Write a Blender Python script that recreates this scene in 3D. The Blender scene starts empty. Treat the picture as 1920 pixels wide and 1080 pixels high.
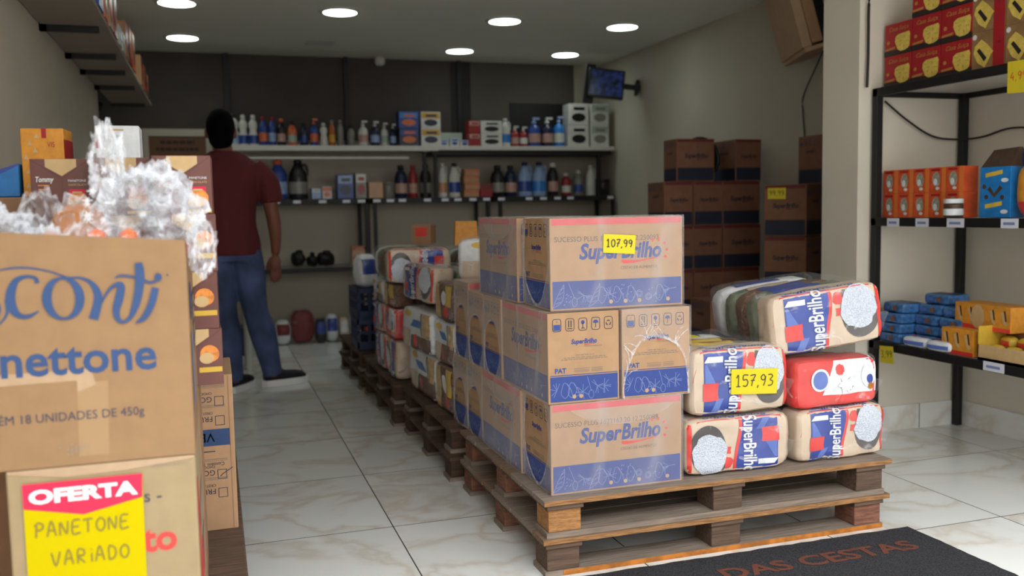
import bpy, bmesh, math, random
from math import sin, cos, pi, radians
from mathutils import Vector, Matrix, noise

S = bpy.context.scene
COL = S.collection
rnd = random.Random(7)

# ------------------------------------------------------------------ camera
YAW, PITCH, ROLL = radians(18.036), radians(4.884), radians(1.0744)
EYE = Vector((0, 0, 1.05))
fw = Vector((sin(YAW) * cos(PITCH), cos(YAW) * cos(PITCH), -sin(PITCH)))
r0 = Vector((cos(YAW), -sin(YAW), 0))
u0 = r0.cross(fw)
rt = cos(ROLL) * r0 - sin(ROLL) * u0
up = sin(ROLL) * r0 + cos(ROLL) * u0
cam_data = bpy.data.cameras.new('camera')
cam = bpy.data.objects.new('camera', cam_data)
COL.objects.link(cam)
mw = Matrix((rt, up, -fw)).transposed().to_4x4()
mw.translation = EYE
cam.matrix_world = mw
cam_data.sensor_width = 36
cam_data.lens = 36 * 1710.5 / 1920
cam_data.clip_start = 0.05
cam_data.dof.use_dof = True
cam_data.dof.focus_distance = 2.55
cam_data.dof.aperture_fstop = cam_data.lens / 1000 / 0.0112
S.camera = cam

# ------------------------------------------------------------------ view, world, lights
S.view_settings.view_transform = 'Standard'
S.view_settings.look = 'None'
S.view_settings.gamma = 1.0
S.view_settings.use_curve_mapping = False
S.view_settings.exposure = 0.0
S.cycles.max_bounces = 10
S.cycles.transparent_max_bounces = 24
S.cycles.use_denoising = True
S.cycles.sample_clamp_indirect = 4.0

SKY = 5.0
w = bpy.data.worlds.new('street_daylight')
S.world = w
w.use_nodes = True
nt = w.node_tree
bg = nt.nodes['Background']
tc = nt.nodes.new('ShaderNodeTexCoord')
sx = nt.nodes.new('ShaderNodeSeparateXYZ')
cr = nt.nodes.new('ShaderNodeValToRGB')
nt.links.new(tc.outputs['Generated'], sx.inputs[0])
nt.links.new(sx.outputs[2], cr.inputs[0])
nt.links.new(cr.outputs[0], bg.inputs[0])
cr.color_ramp.elements[0].color = (0.30, 0.29, 0.28, 1)
cr.color_ramp.elements[1].position = 0.80
cr.color_ramp.elements[1].color = (1.75, 1.80, 1.86, 1)
e = cr.color_ramp.elements.new(0.30)
e.color = (0.36, 0.36, 0.36, 1)
e = cr.color_ramp.elements.new(0.55)
e.color = (0.80, 0.82, 0.85, 1)
e = cr.color_ramp.elements.new(0.10)
e.color = (0.62, 0.61, 0.59, 1)
bg.inputs[1].default_value = SKY

# daylight portal across the open shop front (behind the camera)
pl = bpy.data.lights.new('shopfront_portal', 'AREA')
pl.shape = 'RECTANGLE'
pl.size, pl.size_y = 5.0, 3.0
pl.cycles.is_portal = True
po = bpy.data.objects.new('shopfront_portal', pl)
COL.objects.link(po)
po.location = (1.3, -0.95, 1.4)
po.rotation_euler = (radians(90), 0, 0)     # area lights shine along -Z -> +Y
pl2 = bpy.data.lights.new('awning_gap_portal', 'AREA')
pl2.shape = 'RECTANGLE'
pl2.size, pl2.size_y = 4.6, 1.75
pl2.cycles.is_portal = True
po2 = bpy.data.objects.new('awning_gap_portal', pl2)
COL.objects.link(po2)
po2.location = (1.3, -.12, 2.46)

# ------------------------------------------------------------------ materials
def lin(c):
    if isinstance(c, str):
        c = [int(c[i:i + 2], 16) / 255 for i in (0, 2, 4)]
        c = [x / 12.92 if x <= .04045 else ((x + .055) / 1.055) ** 2.4 for x in c]
    return (c[0], c[1], c[2], 1)

M = {}
def mat(name, col, rough=.6, metal=0., var=0., scale=30, bump=0., emit=0., stretch=None, col2=None, coat=0.):
    m = bpy.data.materials.new(name)
    m.use_nodes = True
    n = m.node_tree.nodes
    l = m.node_tree.links
    p = n['Principled BSDF']
    p.inputs['Base Color'].default_value = lin(col)
    p.inputs['Roughness'].default_value = rough
    p.inputs['Metallic'].default_value = metal
    if coat:
        p.inputs['Coat Weight'].default_value = coat
        p.inputs['Coat Roughness'].default_value = .15
    if var or bump or col2:
        t = n.new('ShaderNodeTexCoord')
        mp = n.new('ShaderNodeMapping')
        if stretch:
            mp.inputs['Scale'].default_value = stretch
        l.new(t.outputs['Object'], mp.inputs[0])
        nz = n.new('ShaderNodeTexNoise')
        nz.inputs['Scale'].default_value = scale
        nz.inputs['Detail'].default_value = 5
        l.new(mp.outputs[0], nz.inputs[0])
        if var or col2:
            rp = n.new('ShaderNodeValToRGB')
            c = lin(col)
            d = lin(col2) if col2 else tuple(x * (1 - var) for x in c[:3]) + (1,)
            b = c if col2 else tuple(min(1, x * (1 + var)) for x in c[:3]) + (1,)
            rp.color_ramp.elements[0].position = .36
            rp.color_ramp.elements[1].position = .64
            rp.color_ramp.elements[0].color = d
            rp.color_ramp.elements[1].color = b
            l.new(nz.outputs[0], rp.inputs[0])
            l.new(rp.outputs[0], p.inputs['Base Color'])
        if bump:
            bn = n.new('ShaderNodeBump')
            bn.inputs['Strength'].default_value = bump
            bn.inputs['Distance'].default_value = .01
            l.new(nz.outputs[0], bn.inputs['Height'])
            l.new(bn.outputs[0], p.inputs['Normal'])
    if emit:
        p.inputs['Emission Color'].default_value = lin(col)
        p.inputs['Emission Strength'].default_value = emit
    M[name] = m
    return m

def film_mat(name, base=.1, streak=.35, scale=9, tint=(.9, .9, .92), rough=.18, stretch=(1, 1, 1), bump=.5, lo=.45, hi=.72, sheen=.3):
    m = bpy.data.materials.new(name)
    m.use_nodes = True
    n = m.node_tree.nodes
    l = m.node_tree.links
    p = n['Principled BSDF']
    out = n['Material Output']
    p.inputs['Base Color'].default_value = lin(tint)
    p.inputs['Roughness'].default_value = rough
    tr = n.new('ShaderNodeBsdfTransparent')
    mx = n.new('ShaderNodeMixShader')
    t = n.new('ShaderNodeTexCoord')
    mp = n.new('ShaderNodeMapping')
    mp.inputs['Scale'].default_value = stretch
    l.new(t.outputs['Object'], mp.inputs[0])
    nz = n.new('ShaderNodeTexNoise')
    nz.inputs['Scale'].default_value = scale
    nz.inputs['Detail'].default_value = 4
    nz.inputs['Distortion'].default_value = 1.4
    l.new(mp.outputs[0], nz.inputs[0])
    mr = n.new('ShaderNodeMapRange')
    mr.inputs[1].default_value = lo
    mr.inputs[2].default_value = hi
    mr.inputs[3].default_value = base
    mr.inputs[4].default_value = base + streak
    l.new(nz.outputs[0], mr.inputs[0])
    lw = n.new('ShaderNodeLayerWeight')
    lw.inputs[0].default_value = .25
    ad = n.new('ShaderNodeMath')
    ad.operation = 'MULTIPLY_ADD'
    ad.inputs[1].default_value = sheen
    ad.use_clamp = True
    l.new(lw.outputs['Facing'], ad.inputs[0])
    l.new(mr.outputs[0], ad.inputs[2])
    l.new(ad.outputs[0], mx.inputs[0])
    l.new(tr.outputs[0], mx.inputs[1])
    l.new(p.outputs[0], mx.inputs[2])
    l.new(mx.outputs[0], out.inputs[0])
    bn = n.new('ShaderNodeBump')
    bn.inputs['Strength'].default_value = bump
    bn.inputs['Distance'].default_value = .01
    l.new(nz.outputs[0], bn.inputs['Height'])
    l.new(bn.outputs[0], p.inputs['Normal'])
    M[name] = m
    return m

mat('wall', 'B9B1A2', .85, var=.03, scale=3, bump=.03)
mat('wall_pilaster', 'A59F8C', .85, var=.03, scale=3)
mat('floor_red', '74191B', .5)
mat('wall_pale', 'DAD3C4', .8, var=.03, scale=3)
mat('ceiling', 'DAD8CE', .9, var=.02, scale=2)
mat('dark_grey_panel', '544D45', .7, var=.06, scale=4)
mat('dark_panel', '413832', .7, var=.12, scale=4)
mat('dark_panel_deep', '1E1A18', .7, var=.1, scale=4)
mat('black_metal', '08080A', .55)
mat('white_lacquer', 'C9C7C0', .4)
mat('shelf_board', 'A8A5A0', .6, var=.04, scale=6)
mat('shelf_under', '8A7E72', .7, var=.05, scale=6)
mat('lamp_glow', 'EFFFF6', .5, emit=9)
mat('lamp_rim', 'C8C8C2', .5)
mat('card', 'AF8B68', .75, var=.05, scale=25, bump=.04)
mat('card_light', 'B99B7C', .75, var=.05, scale=25, bump=.04)
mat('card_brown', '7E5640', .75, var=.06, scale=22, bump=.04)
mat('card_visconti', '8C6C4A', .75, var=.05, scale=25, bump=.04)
mat('card_pale', '94805F', .75, var=.05, scale=25, bump=.04)
mat('card_dim', '9A7456', .8, var=.06, scale=22)
mat('tape_dull', '967752', .4)
mat('tape', 'A68A6C', .25, var=.05, scale=40)
mat('red_strip', 'D0555C', .6, var=.06, scale=40)
mat('ink_blue', '2E458C', .6, var=.05, scale=60)
mat('ink_navy', '27488A', .6)
mat('ink_dark', '34384A', .7)
mat('ink_grey', '8A7B6C', .8)
mat('ink_red', 'D63A34', .6)
mat('ink_pale', '7584B4', .7)
mat('ink_visconti', '26426E', .65, var=.05, scale=40)
mat('wood_shade', '4A3528', .85, var=.28, scale=9, bump=.4, stretch=(1, 14, 14))
mat('wood_dark', '5E4A3C', .85, var=.28, scale=9, bump=.4, stretch=(1, 14, 14))
mat('wood_mid', '7C6551', .85, var=.28, scale=9, bump=.4, stretch=(1, 14, 14))
mat('wood_grey', '85776A', .85, var=.2, scale=9, bump=.35, stretch=(1, 14, 14))
mat('wood_edge', '9A6F45', .85, var=.35, scale=16, bump=.5, stretch=(1, 3, 14))
mat('wood_block', '7C5240', .85, var=.25, scale=12, bump=.5, stretch=(2, 2, 9))
mat('wood_block_tan', 'A87848', .85, var=.2, scale=18, bump=.5, stretch=(2, 2, 6))
mat('wood_end', 'A8743C', .85, var=.4, scale=40, bump=.5)
mat('paint_orange', 'A8651C', .7, var=.3, scale=30)
mat('cream', 'CDB9A2', .5, var=.04, scale=30, bump=.08, coat=.3)
mat('pack_blue', '1C3C96', .35, var=.1, scale=20, coat=.4)
mat('pack_lightblue', '5A74BC', .4)
mat('pack_red', 'DB3A36', .4, var=.08, scale=20, coat=.3)
mat('pack_white', 'DDE0E4', .4, var=.06, scale=40, bump=.15)
mat('rice_white', 'D4DCEA', .6, var=.15, scale=220, bump=.8)
mat('spoon_grey', '55504F', .35)
mat('pack_green', '6C7560', .5, var=.45, scale=26, bump=.3)
mat('pack_beans', '6B4A34', .5, var=.4, scale=90, bump=.5)
mat('pack_pasta', 'C9A873', .5, var=.25, scale=50, bump=.5)
mat('pack_yellow', 'D6B340', .45, var=.1, scale=20)
mat('pack_brown', '4A3626', .5, var=.2, scale=40)
mat('sign_yellow', 'BBA900', .9)
M['sign_yellow'].node_tree.nodes['Principled BSDF'].inputs['Specular IOR Level'].default_value = .1
mat('tag_yellow', 'D8C80C', .6, var=.02, scale=20)
mat('tag_yellow_dim', 'D6C224', .6, var=.03, scale=20)
mat('tag_white', 'D5D6E2', .5)
mat('pen', '4A4332', .7)
mat('pen_gold', '80701C', .7)
mat('sign_red', 'D20E40', .5)
mat('sign_white', 'E4E6E6', .5)
mat('gift_brown', '6B4038', .5, var=.07, scale=18)
mat('gift_cream', 'C9A877', .6, var=.05, scale=40)
mat('gift_bread', 'E08A3C', .6, var=.25, scale=70)
mat('gift_yellow', 'CFA838', .5)
mat('skin', '7A4A3A', .6, var=.05, scale=12)
mat('hair', '050405', .95)
M['hair'].node_tree.nodes['Principled BSDF'].inputs['Specular IOR Level'].default_value = .1
mat('shirt', '5A1A1E', .85, var=.08, scale=20, bump=.1)
mat('jeans', '46547C', .85, var=.45, scale=5, bump=.1)
mat('shoe', '15151A', .6)
mat('sole', 'F4F4F2', .6)
mat('black', '08080A', .5)
mat('black_plastic', '101014', .35)
mat('screen', '0B0D18', .25, col2='26366A', scale=22)
_s = M['screen'].node_tree
_s.links.new([q for q in _s.nodes if q.type == 'VALTORGB'][0].outputs[0], _s.nodes['Principled BSDF'].inputs['Emission Color'])
_s.nodes['Principled BSDF'].inputs['Emission Strength'].default_value = .35
mat('blue_plastic', '1D2A52', .45)
mat('rubber_mat', '44454B', .95, scale=260, bump=1.2, col2='1C1C20')
mat('mat_text', '74402F', .95, var=.2, scale=300, bump=.8)
mat('bread', 'B8743A', .6, var=.25, scale=18, bump=.3)
mat('bread_dark', '5F3E30', .6, var=.2, scale=18, bump=.3)
mat('bread_red', 'D0602A', .5, var=.35, scale=40)
film_mat('film', .02, .42, 13, rough=.12, sheen=.12, lo=.60, hi=.76, bump=.7, stretch=(1, 1, 1.6))  # noise paints crisp white highlight streaks into the film's opacity
film_mat('film_wrap', .09, .20, 6, stretch=(1, 1, .35), rough=.22, sheen=.42, tint=(.74, .72, .74))
film_mat('film_rim', .22, .35, 30, rough=.25)
film_mat('film_crumple', .15, .55, 16, tint=(.86, .90, .97), rough=.16, bump=.5, sheen=.35)
film_mat('film_bread', .06, .6, 30, tint=(.88, .90, .95), rough=.12, bump=.6, sheen=.3, lo=.5, hi=.68, stretch=(1, 1, .4))
film_mat('film_dull', .18, .3, 9, tint=(.6, .6, .58), rough=.3)

def make_floor_mat():
    m = bpy.data.materials.new('porcelain_tile')
    m.use_nodes = True
    n = m.node_tree.nodes
    l = m.node_tree.links
    p = n['Principled BSDF']
    geo = n.new('ShaderNodeNewGeometry')
    sp = n.new('ShaderNodeSeparateXYZ')
    l.new(geo.outputs['Position'], sp.inputs[0])
    T = .642
    def joint(o, off):
        a = n.new('ShaderNodeMath'); a.operation = 'SUBTRACT'; a.inputs[1].default_value = off
        l.new(o, a.inputs[0])
        b = n.new('ShaderNodeMath'); b.operation = 'PINGPONG'; b.inputs[1].default_value = T / 2
        l.new(a.outputs[0], b.inputs[0])
        c = n.new('ShaderNodeMath'); c.operation = 'LESS_THAN'; c.inputs[1].default_value = .0021
        l.new(b.outputs[0], c.inputs[0])
        d = n.new('ShaderNodeMath'); d.operation = 'DIVIDE'; d.inputs[1].default_value = T
        l.new(a.outputs[0], d.inputs[0])
        fl = n.new('ShaderNodeMath'); fl.operation = 'FLOOR'
        l.new(d.outputs[0], fl.inputs[0])
        return c.outputs[0], fl.outputs[0]
    jx, ix = joint(sp.outputs[0], .530)
    jy, iy = joint(sp.outputs[1], 2.962)
    mxj = n.new('ShaderNodeMath'); mxj.operation = 'MAXIMUM'
    l.new(jx, mxj.inputs[0]); l.new(jy, mxj.inputs[1])
    cb = n.new('ShaderNodeCombineXYZ')
    l.new(ix, cb.inputs[0]); l.new(iy, cb.inputs[1])
    wn = n.new('ShaderNodeTexWhiteNoise'); wn.noise_dimensions = '3D'
    l.new(cb.outputs[0], wn.inputs[0])
    off = n.new('ShaderNodeVectorMath'); off.operation = 'MULTIPLY_ADD'
    off.inputs[1].default_value = (7, 7, 7)
    l.new(wn.outputs['Color'], off.inputs[0]); l.new(geo.outputs['Position'], off.inputs[2])
    mp = n.new('ShaderNodeMapping'); mp.inputs['Scale'].default_value = (1.0, 1.2, 1)
    mp.inputs['Rotation'].default_value = (0, 0, .35)
    l.new(off.outputs[0], mp.inputs[0])
    nz = n.new('ShaderNodeTexNoise'); nz.inputs['Scale'].default_value = 2.3
    nz.inputs['Detail'].default_value = 8; nz.inputs['Distortion'].default_value = .5
    l.new(mp.outputs[0], nz.inputs[0])
    rp = n.new('ShaderNodeValToRGB')
    el = rp.color_ramp.elements
    el[0].position = .43; el[0].color = lin('E4E6E3')
    el[1].position = .58; el[1].color = lin('E8EAE7')
    q = el.new(.5); q.color = lin('D6D0C6')
    q = el.new(.465); q.color = lin('E0E0DA')
    q = el.new(.545); q.color = lin('E4E5E1')
    l.new(nz.outputs[0], rp.inputs[0])
    mx = n.new('ShaderNodeMix'); mx.data_type = 'RGBA'
    l.new(mxj.outputs[0], mx.inputs[0])
    l.new(rp.outputs[0], mx.inputs[6])
    mx.inputs[7].default_value = lin('4A4742')
    l.new(mx.outputs[2], p.inputs['Base Color'])
    p.inputs['Roughness'].default_value = .17
    p.inputs['IOR'].default_value = 1.5
    M['tile'] = m
make_floor_mat()

# ------------------------------------------------------------------ mesh helpers
class MB:
    def __init__(self):
        self.v, self.f, self.m, self.s = [], [], [], []
        self.mats = []
    def mi(self, k):
        if k not in self.mats:
            self.mats.append(k)
        return self.mats.index(k)
    def poly(self, pts, k, smooth=False):
        b = len(self.v)
        self.v += [tuple(p) for p in pts]
        self.f.append(tuple(range(b, b + len(pts))))
        self.m.append(self.mi(k)); self.s.append(smooth)
    def raw(self, vs, fs, k, smooth=False):
        b = len(self.v)
        self.v += [tuple(p) for p in vs]
        i = self.mi(k)
        for f in fs:
            self.f.append(tuple(b + j for j in f)); self.m.append(i); self.s.append(smooth)
    def box(self, x0, y0, z0, x1, y1, z1, k, xf=None):
        vs = [Vector(p) for p in ((x0, y0, z0), (x1, y0, z0), (x1, y1, z0), (x0, y1, z0), (x0, y0, z1), (x1, y0, z1), (x1, y1, z1), (x0, y1, z1))]
        if xf:
            vs = [xf @ p for p in vs]
        self.raw(vs, [(0, 3, 2, 1), (4, 5, 6, 7), (0, 1, 5, 4), (1, 2, 6, 5), (2, 3, 7, 6), (3, 0, 4, 7)], k)
        return self
    def rings(self, rs, k, cap=True, smooth=True, closed=False):
        n = len(rs[0])
        vs = [p for r in rs for p in r]
        fs = []
        for i in range(len(rs) - 1):
            for j in range(n):
                fs.append((i * n + j, i * n + (j + 1) % n, (i + 1) * n + (j + 1) % n, (i + 1) * n + j))
        if cap:
            fs.append(tuple(reversed(range(n))))
            fs.append(tuple((len(rs) - 1) * n + j for j in range(n)))
        self.raw(vs, fs, k, smooth)
        return self
    def lathe(self, prof, k, c=(0, 0, 0), n=20, sx=1., sy=1., smooth=True, cap=True):
        return self.rings([[(c[0] + r * sx * cos(2 * pi * j / n), c[1] + r * sy * sin(2 * pi * j / n), c[2] + z) for j in range(n)] for r, z in prof], k, cap, smooth)
    def tube(self, pts, r, k, n=8, cap=True):
        pts = [Vector(p) for p in pts]
        rs = []
        ref = Vector((0, 0, 1))
        for i, p in enumerate(pts):
            d = (pts[min(i + 1, len(pts) - 1)] - pts[max(i - 1, 0)]).normalized()
            a = d.cross(ref)
            if a.length < .05:
                a = d.cross(Vector((1, 0, 0)))
            a.normalize()
            b = d.cross(a)
            rr = r[i] if isinstance(r, (list, tuple)) else r
            rs.append([p + rr * (cos(2 * pi * j / n) * a + sin(2 * pi * j / n) * b) for j in range(n)])
        return self.rings(rs, k, cap)

class Fr:
    """flat print frame: origin, right and up unit vectors, lifted by eps along right x up"""
    def __init__(self, o, u, v, eps=.0006):
        self.o, self.u, self.v = Vector(o), Vector(u), Vector(v)
        self.n = self.u.cross(self.v)
        self.e = eps
    def __call__(self, a, b, e=None):
        return self.o + a * self.u + b * self.v + (self.e if e is None else e) * self.n

def rect(mb, fr, x0, y0, x1, y1, k, e=None):
    mb.poly([fr(x0, y0, e), fr(x1, y0, e), fr(x1, y1, e), fr(x0, y1, e)], k)
def poly2(mb, fr, pts, k, e=None):
    mb.poly([fr(a, b, e) for a, b in pts], k)
def ell(mb, fr, cx, cy, rx, ry, k, e=None, n=20, a0=0, a1=2 * pi):
    mb.poly([fr(cx + rx * cos(a0 + (a1 - a0) * i / n), cy + ry * sin(a0 + (a1 - a0) * i / n), e) for i in range(n)], k)
def ribbon(mb, fr, pts, wd, k, e=None, closed=False):
    n = len(pts)
    vs = []
    for i, (x, y) in enumerate(pts):
        if closed:
            ax, ay = pts[(i - 1) % n]; bx, by = pts[(i + 1) % n]
        else:
            ax, ay = pts[max(i - 1, 0)]; bx, by = pts[min(i + 1, n - 1)]
        dx, dy = bx - ax, by - ay
        L = math.hypot(dx, dy) or 1
        ww = (wd[i] if isinstance(wd, (list, tuple)) else wd) / 2
        ei = (fr.e if e is None else e) + i * 6e-6
        vs.append(fr(x - dy / L * ww, y + dx / L * ww, ei))
        vs.append(fr(x + dy / L * ww, y - dx / L * ww, ei))
    fs = [(2 * i + 1, 2 * i + 3, 2 * i + 2, 2 * i) for i in range(n - 1)]
    if closed:
        fs.append((2 * n - 1, 1, 0, 2 * n - 2))
    mb.raw(vs, fs, k)
def spline(pts, n=8):
    """Catmull-Rom through points of any dimension"""
    out = []
    P = [pts[0]] + list(pts) + [pts[-1]]
    for i in range(1, len(P) - 2):
        for j in range(n):
            t = j / n
            out.append(tuple(.5 * (2 * b + (c - a) * t + (2 * a - 5 * b + 4 * c - d) * t * t + (3 * b - a - 3 * c + d) * t ** 3)
                             for a, b, c, d in zip(P[i - 1], P[i], P[i + 1], P[i + 2])))
    out.append(tuple(pts[-1]))
    return out

_tc = {}
def text_geo(s, bold=0., shear=0., align='CENTER'):
    key = (s, bold, shear, align)
    if key not in _tc:
        c = bpy.data.curves.new('lettering', 'FONT')
        c.body = s
        c.size = 1
        c.resolution_u = 3
        c.offset = bold
        c.shear = shear
        c.align_x = align
        o = bpy.data.objects.new('lettering', c)
        COL.objects.link(o)
        dg = bpy.context.evaluated_depsgraph_get()
        me = bpy.data.meshes.new_from_object(o.evaluated_get(dg))
        vs = [(v.co.x, v.co.y) for v in me.vertices]
        fs = [tuple(p.vertices) for p in me.polygons]
        bpy.data.objects.remove(o)
        bpy.data.curves.remove(c)
        bpy.data.meshes.remove(me)
        _tc[key] = (vs, fs)
    return _tc[key]
def text(mb, fr, s, x, y, size, k, align='CENTER', bold=0., shear=0., rot=0., sx=1., e=None, width=None):
    vs, fs = text_geo(s, bold, shear, align)
    if width:
        w0 = max(v[0] for v in vs) - min(v[0] for v in vs)
        sx = width / (w0 * size)
    c, d = cos(rot), sin(rot)
    out = []
    for a, b in vs:
        a, b = a * size * sx, b * size
        out.append(fr(x + a * c - b * d, y + a * d + b * c, e))
    mb.raw(out, fs, k)

GL = {  # hand lettering, strokes in a unit-high box
 '1': [[(.15, .75), (.35, 1), (.35, 0)], [(.15, 0), (.55, 0)]], '5': [[(.6, 1), (.15, 1), (.12, .58), (.4, .62), (.58, .4), (.5, .1), (.3, 0), (.08, .08)]],
 '7': [[(.1, .95), (.6, 1), (.35, .5), (.25, 0)], [(.15, .5), (.55, .52)]], '9': [[(.55, .75), (.35, 1), (.12, .8), (.2, .55), (.45, .55), (.57, .85), (.5, .35), (.35, 0)]],
 '0': [[(.35, 1), (.1, .7), (.15, .2), (.35, 0), (.58, .3), (.58, .75), (.35, 1)]], ',': [[(.2, .08), (.1, -.18)]],
 '3': [[(.1, .95), (.4, 1), (.55, .8), (.3, .55), (.58, .35), (.45, .05), (.1, .0)]], '4': [[(.4, 1), (.1, .4), (.6, .4)], [(.45, .65), (.45, 0)]],
 '2': [[(.1, .8), (.35, 1), (.55, .75), (.1, 0), (.6, 0)]],
 'P': [[(.12, 0), (.2, .95)], [(.05, .8), (.3, 1.02), (.6, .85), (.5, .55), (.2, .5)]], 'A': [[(.05, 0), (.25, .9), (.4, .95), (.6, 0)], [(.1, .4), (.55, .42)]],
 'N': [[(.08, 0), (.12, .9), (.5, .05), (.6, .95)]], 'E': [[(.6, .95), (.15, .9), (.1, 0), (.6, .05)], [(.1, .48), (.5, .5)]],
 'T': [[(.0, .9), (.62, .95)], [(.32, .92), (.3, 0)]], 'O': [[(.35, .95), (.1, .65), (.12, .2), (.38, 0), (.6, .3), (.58, .75), (.35, .95)]],
 'V': [[(.05, .95), (.3, 0), (.6, .98)]], 'R': [[(.1, 0), (.14, .95), (.5, .9), (.5, .55), (.14, .48), (.55, 0)]], 'i': [[(.2, .6), (.2, 0)], [(.2, .85), (.2, .9)]],
 'D': [[(.12, 0), (.15, .95), (.5, .8), (.58, .4), (.4, .05), (.12, 0)]],
}
def hand(mb, fr, s, x, y, h, k, wd=.004, adv=.72, rot=0., grow=0., e=None):
    c, d = cos(rot), sin(rot)
    cx = 0
    for ch in s:
        for st in GL.get(ch, []):
            p = spline(st, 5) if len(st) > 2 else st
            q = [(cx + a * h, b * h) for a, b in p]
            ribbon(mb, fr, [(x + a * c - b * d, y + a * d + b * c) for a, b in q], wd, k, e)
        cx += h * (adv if ch not in ',i' else adv * .5)

def new_obj(name, mb, parent=None, loc=(0, 0, 0), rot=(0, 0, 0), bevel=0., flat=None):
    me = bpy.data.meshes.new(name)
    me.from_pydata(mb.v, [], mb.f)
    for k in mb.mats:
        me.materials.append(M[k])
    me.polygons.foreach_set('material_index', mb.m)
    me.polygons.foreach_set('use_smooth', mb.s)
    me.update()
    o = bpy.data.objects.new(name, me)
    COL.objects.link(o)
    o.location = loc
    o.rotation_euler = rot
    if parent:
        o.parent = parent
    if bevel:
        b = o.modifiers.new('edge', 'BEVEL')
        b.width = bevel
        b.segments = 2
        b.limit_method = 'ANGLE'
    return o
def empty(name, loc=(0, 0, 0), rot=(0, 0, 0)):
    o = bpy.data.objects.new(name, None)
    o.empty_display_size = .05
    COL.objects.link(o)
    o.location = loc
    o.rotation_euler = rot
    return o
def tag(o, label, cat, group=None):
    o['label'] = label
    o['category'] = cat
    if group:
        o['group'] = group
    return o
def struct(name, mb, **k):
    o = new_obj(name, mb, **k)
    o['kind'] = 'structure'
    return o
def copy_tree(o, parent=None):
    c = o.copy()
    COL.objects.link(c)
    c.parent = parent
    for ch in list(o.children):
        copy_tree(ch, c)
    return c
def place(o, loc, rz=0., label=None, group=None, rx=0., ry=0.):
    o.location = loc
    o.rotation_euler = (rx, ry, rz)
    if label:
        o['label'] = label
    if group:
        o['group'] = group
    return o

# ------------------------------------------------------------------ the room
XL, XR, XI, YB, ZC = -.67, 3.34, 3.42, 7.85, 2.35
struct('floor', MB().box(-1.2, -1.5, -.1, XR + .2, YB + .2, 0, 'tile'))
mat('asphalt', '6A6864', .9, var=.1, scale=20)
struct('ground', MB().box(-14, -14, -.16, 16, -1.5, -.06, 'asphalt'))
struct('ceiling', MB().box(-1.2, .75, ZC, XR + .2, YB + .2, ZC + .12, 'ceiling'))
struct('wall_left', MB().box(XL - .12, -.9, 0, XL, 6.5, ZC, 'wall'))
struct('wall_left_recess', MB().box(-1.2, 6.5, 0, -1.08, YB, ZC, 'wall').box(-1.2, 6.38, 0, XL - .12, 6.5, ZC, 'wall'))
struct('wall_right', MB().box(XR, -.9, 0, XR + .2, 3.665, ZC, 'wall_pale').box(XI, 3.665, 0, XR + .2, YB, ZC, 'wall'))
struct('wall_back', MB().box(-1.2, YB, 0, XR + .2, YB + .12, ZC, 'wall'))
# pilaster between the shop front and the room behind
struct('wall_pilaster', MB().box(2.744, 3.415, 0, XR, 3.665, ZC, 'wall_pale'))
# skirting
sk = MB()
sk.box(2.744, 3.403, 0, XR - .012, 3.415, .115, 'tile')
struct('baseboard_pilaster', sk)
struct('baseboard_right', MB().box(XR - .012, -.9, 0, XR, 3.415, .115, 'tile'))
# dark boarding on the upper part of the back wall, with upright black battens
struct('trim_back_boarding', MB().box(-1.08, YB - .02, 1.66, 2.02, YB, ZC, 'dark_panel'))
struct('trim_back_boarding_grey', MB().box(2.2, YB - .015, 1.60, 3.18, YB, ZC, 'dark_grey_panel'))
struct('trim_back_boarding_edge', MB().box(2.02, YB - .025, 1.60, 2.2, YB, ZC, 'dark_panel_deep'))
for i, x in enumerate((.155, 1.112, 2.09)):
    struct('trim_batten_%d' % (i + 1), MB().box(x - .018, YB - .06, 1.60, x + .018, YB - .02, ZC, 'black_metal'))

# recessed ceiling lamps: the real lamps of the room
for i, (x, y, lab) in enumerate([(-.15, 6.02, 'round recessed ceiling lamp above the wall shelf, cut by the top of the photo'),
                                 (-.15, 7.17, 'round recessed ceiling lamp just past the end of the wall shelf'),
                                 (.84, 6.06, 'round recessed ceiling lamp second in the front row, near the maroon shirted person'),
                                 (1.966, 6.09, 'round recessed ceiling lamp third in the front row, above the middle of the back shelves'),
                                 (2.856, 6.10, 'round recessed ceiling lamp at the wall end of the front row'),
                                 (1.965, 7.29, 'round recessed ceiling lamp in the back row, above the laundry boxes'),
                                 (2.88, 7.28, 'round recessed ceiling lamp in the back row, beside the small wall monitor')]):
    t = tag(empty('ceiling_lamp', (x, y, ZC)), lab, 'ceiling lamp', 'recessed ceiling lamps')
    new_obj('rim', MB().lathe([(.105, -.012), (.13, -.006), (.135, 0)], 'lamp_rim', n=32, cap=False), t)
    new_obj('diffuser', MB().lathe([(.001, -.013), (.108, -.012)], 'lamp_glow', n=32, cap=False), t)
    ld = bpy.data.lights.new('downlight', 'SPOT')
    ld.energy = 3.5
    ld.spot_size = radians(150)
    ld.spot_blend = .9
    ld.color = (.93, 1, .95)
    ld.shadow_soft_size = .1
    lo = bpy.data.objects.new('downlight', ld)
    COL.objects.link(lo)
    lo.location = (x, y, ZC - .03)

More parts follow.
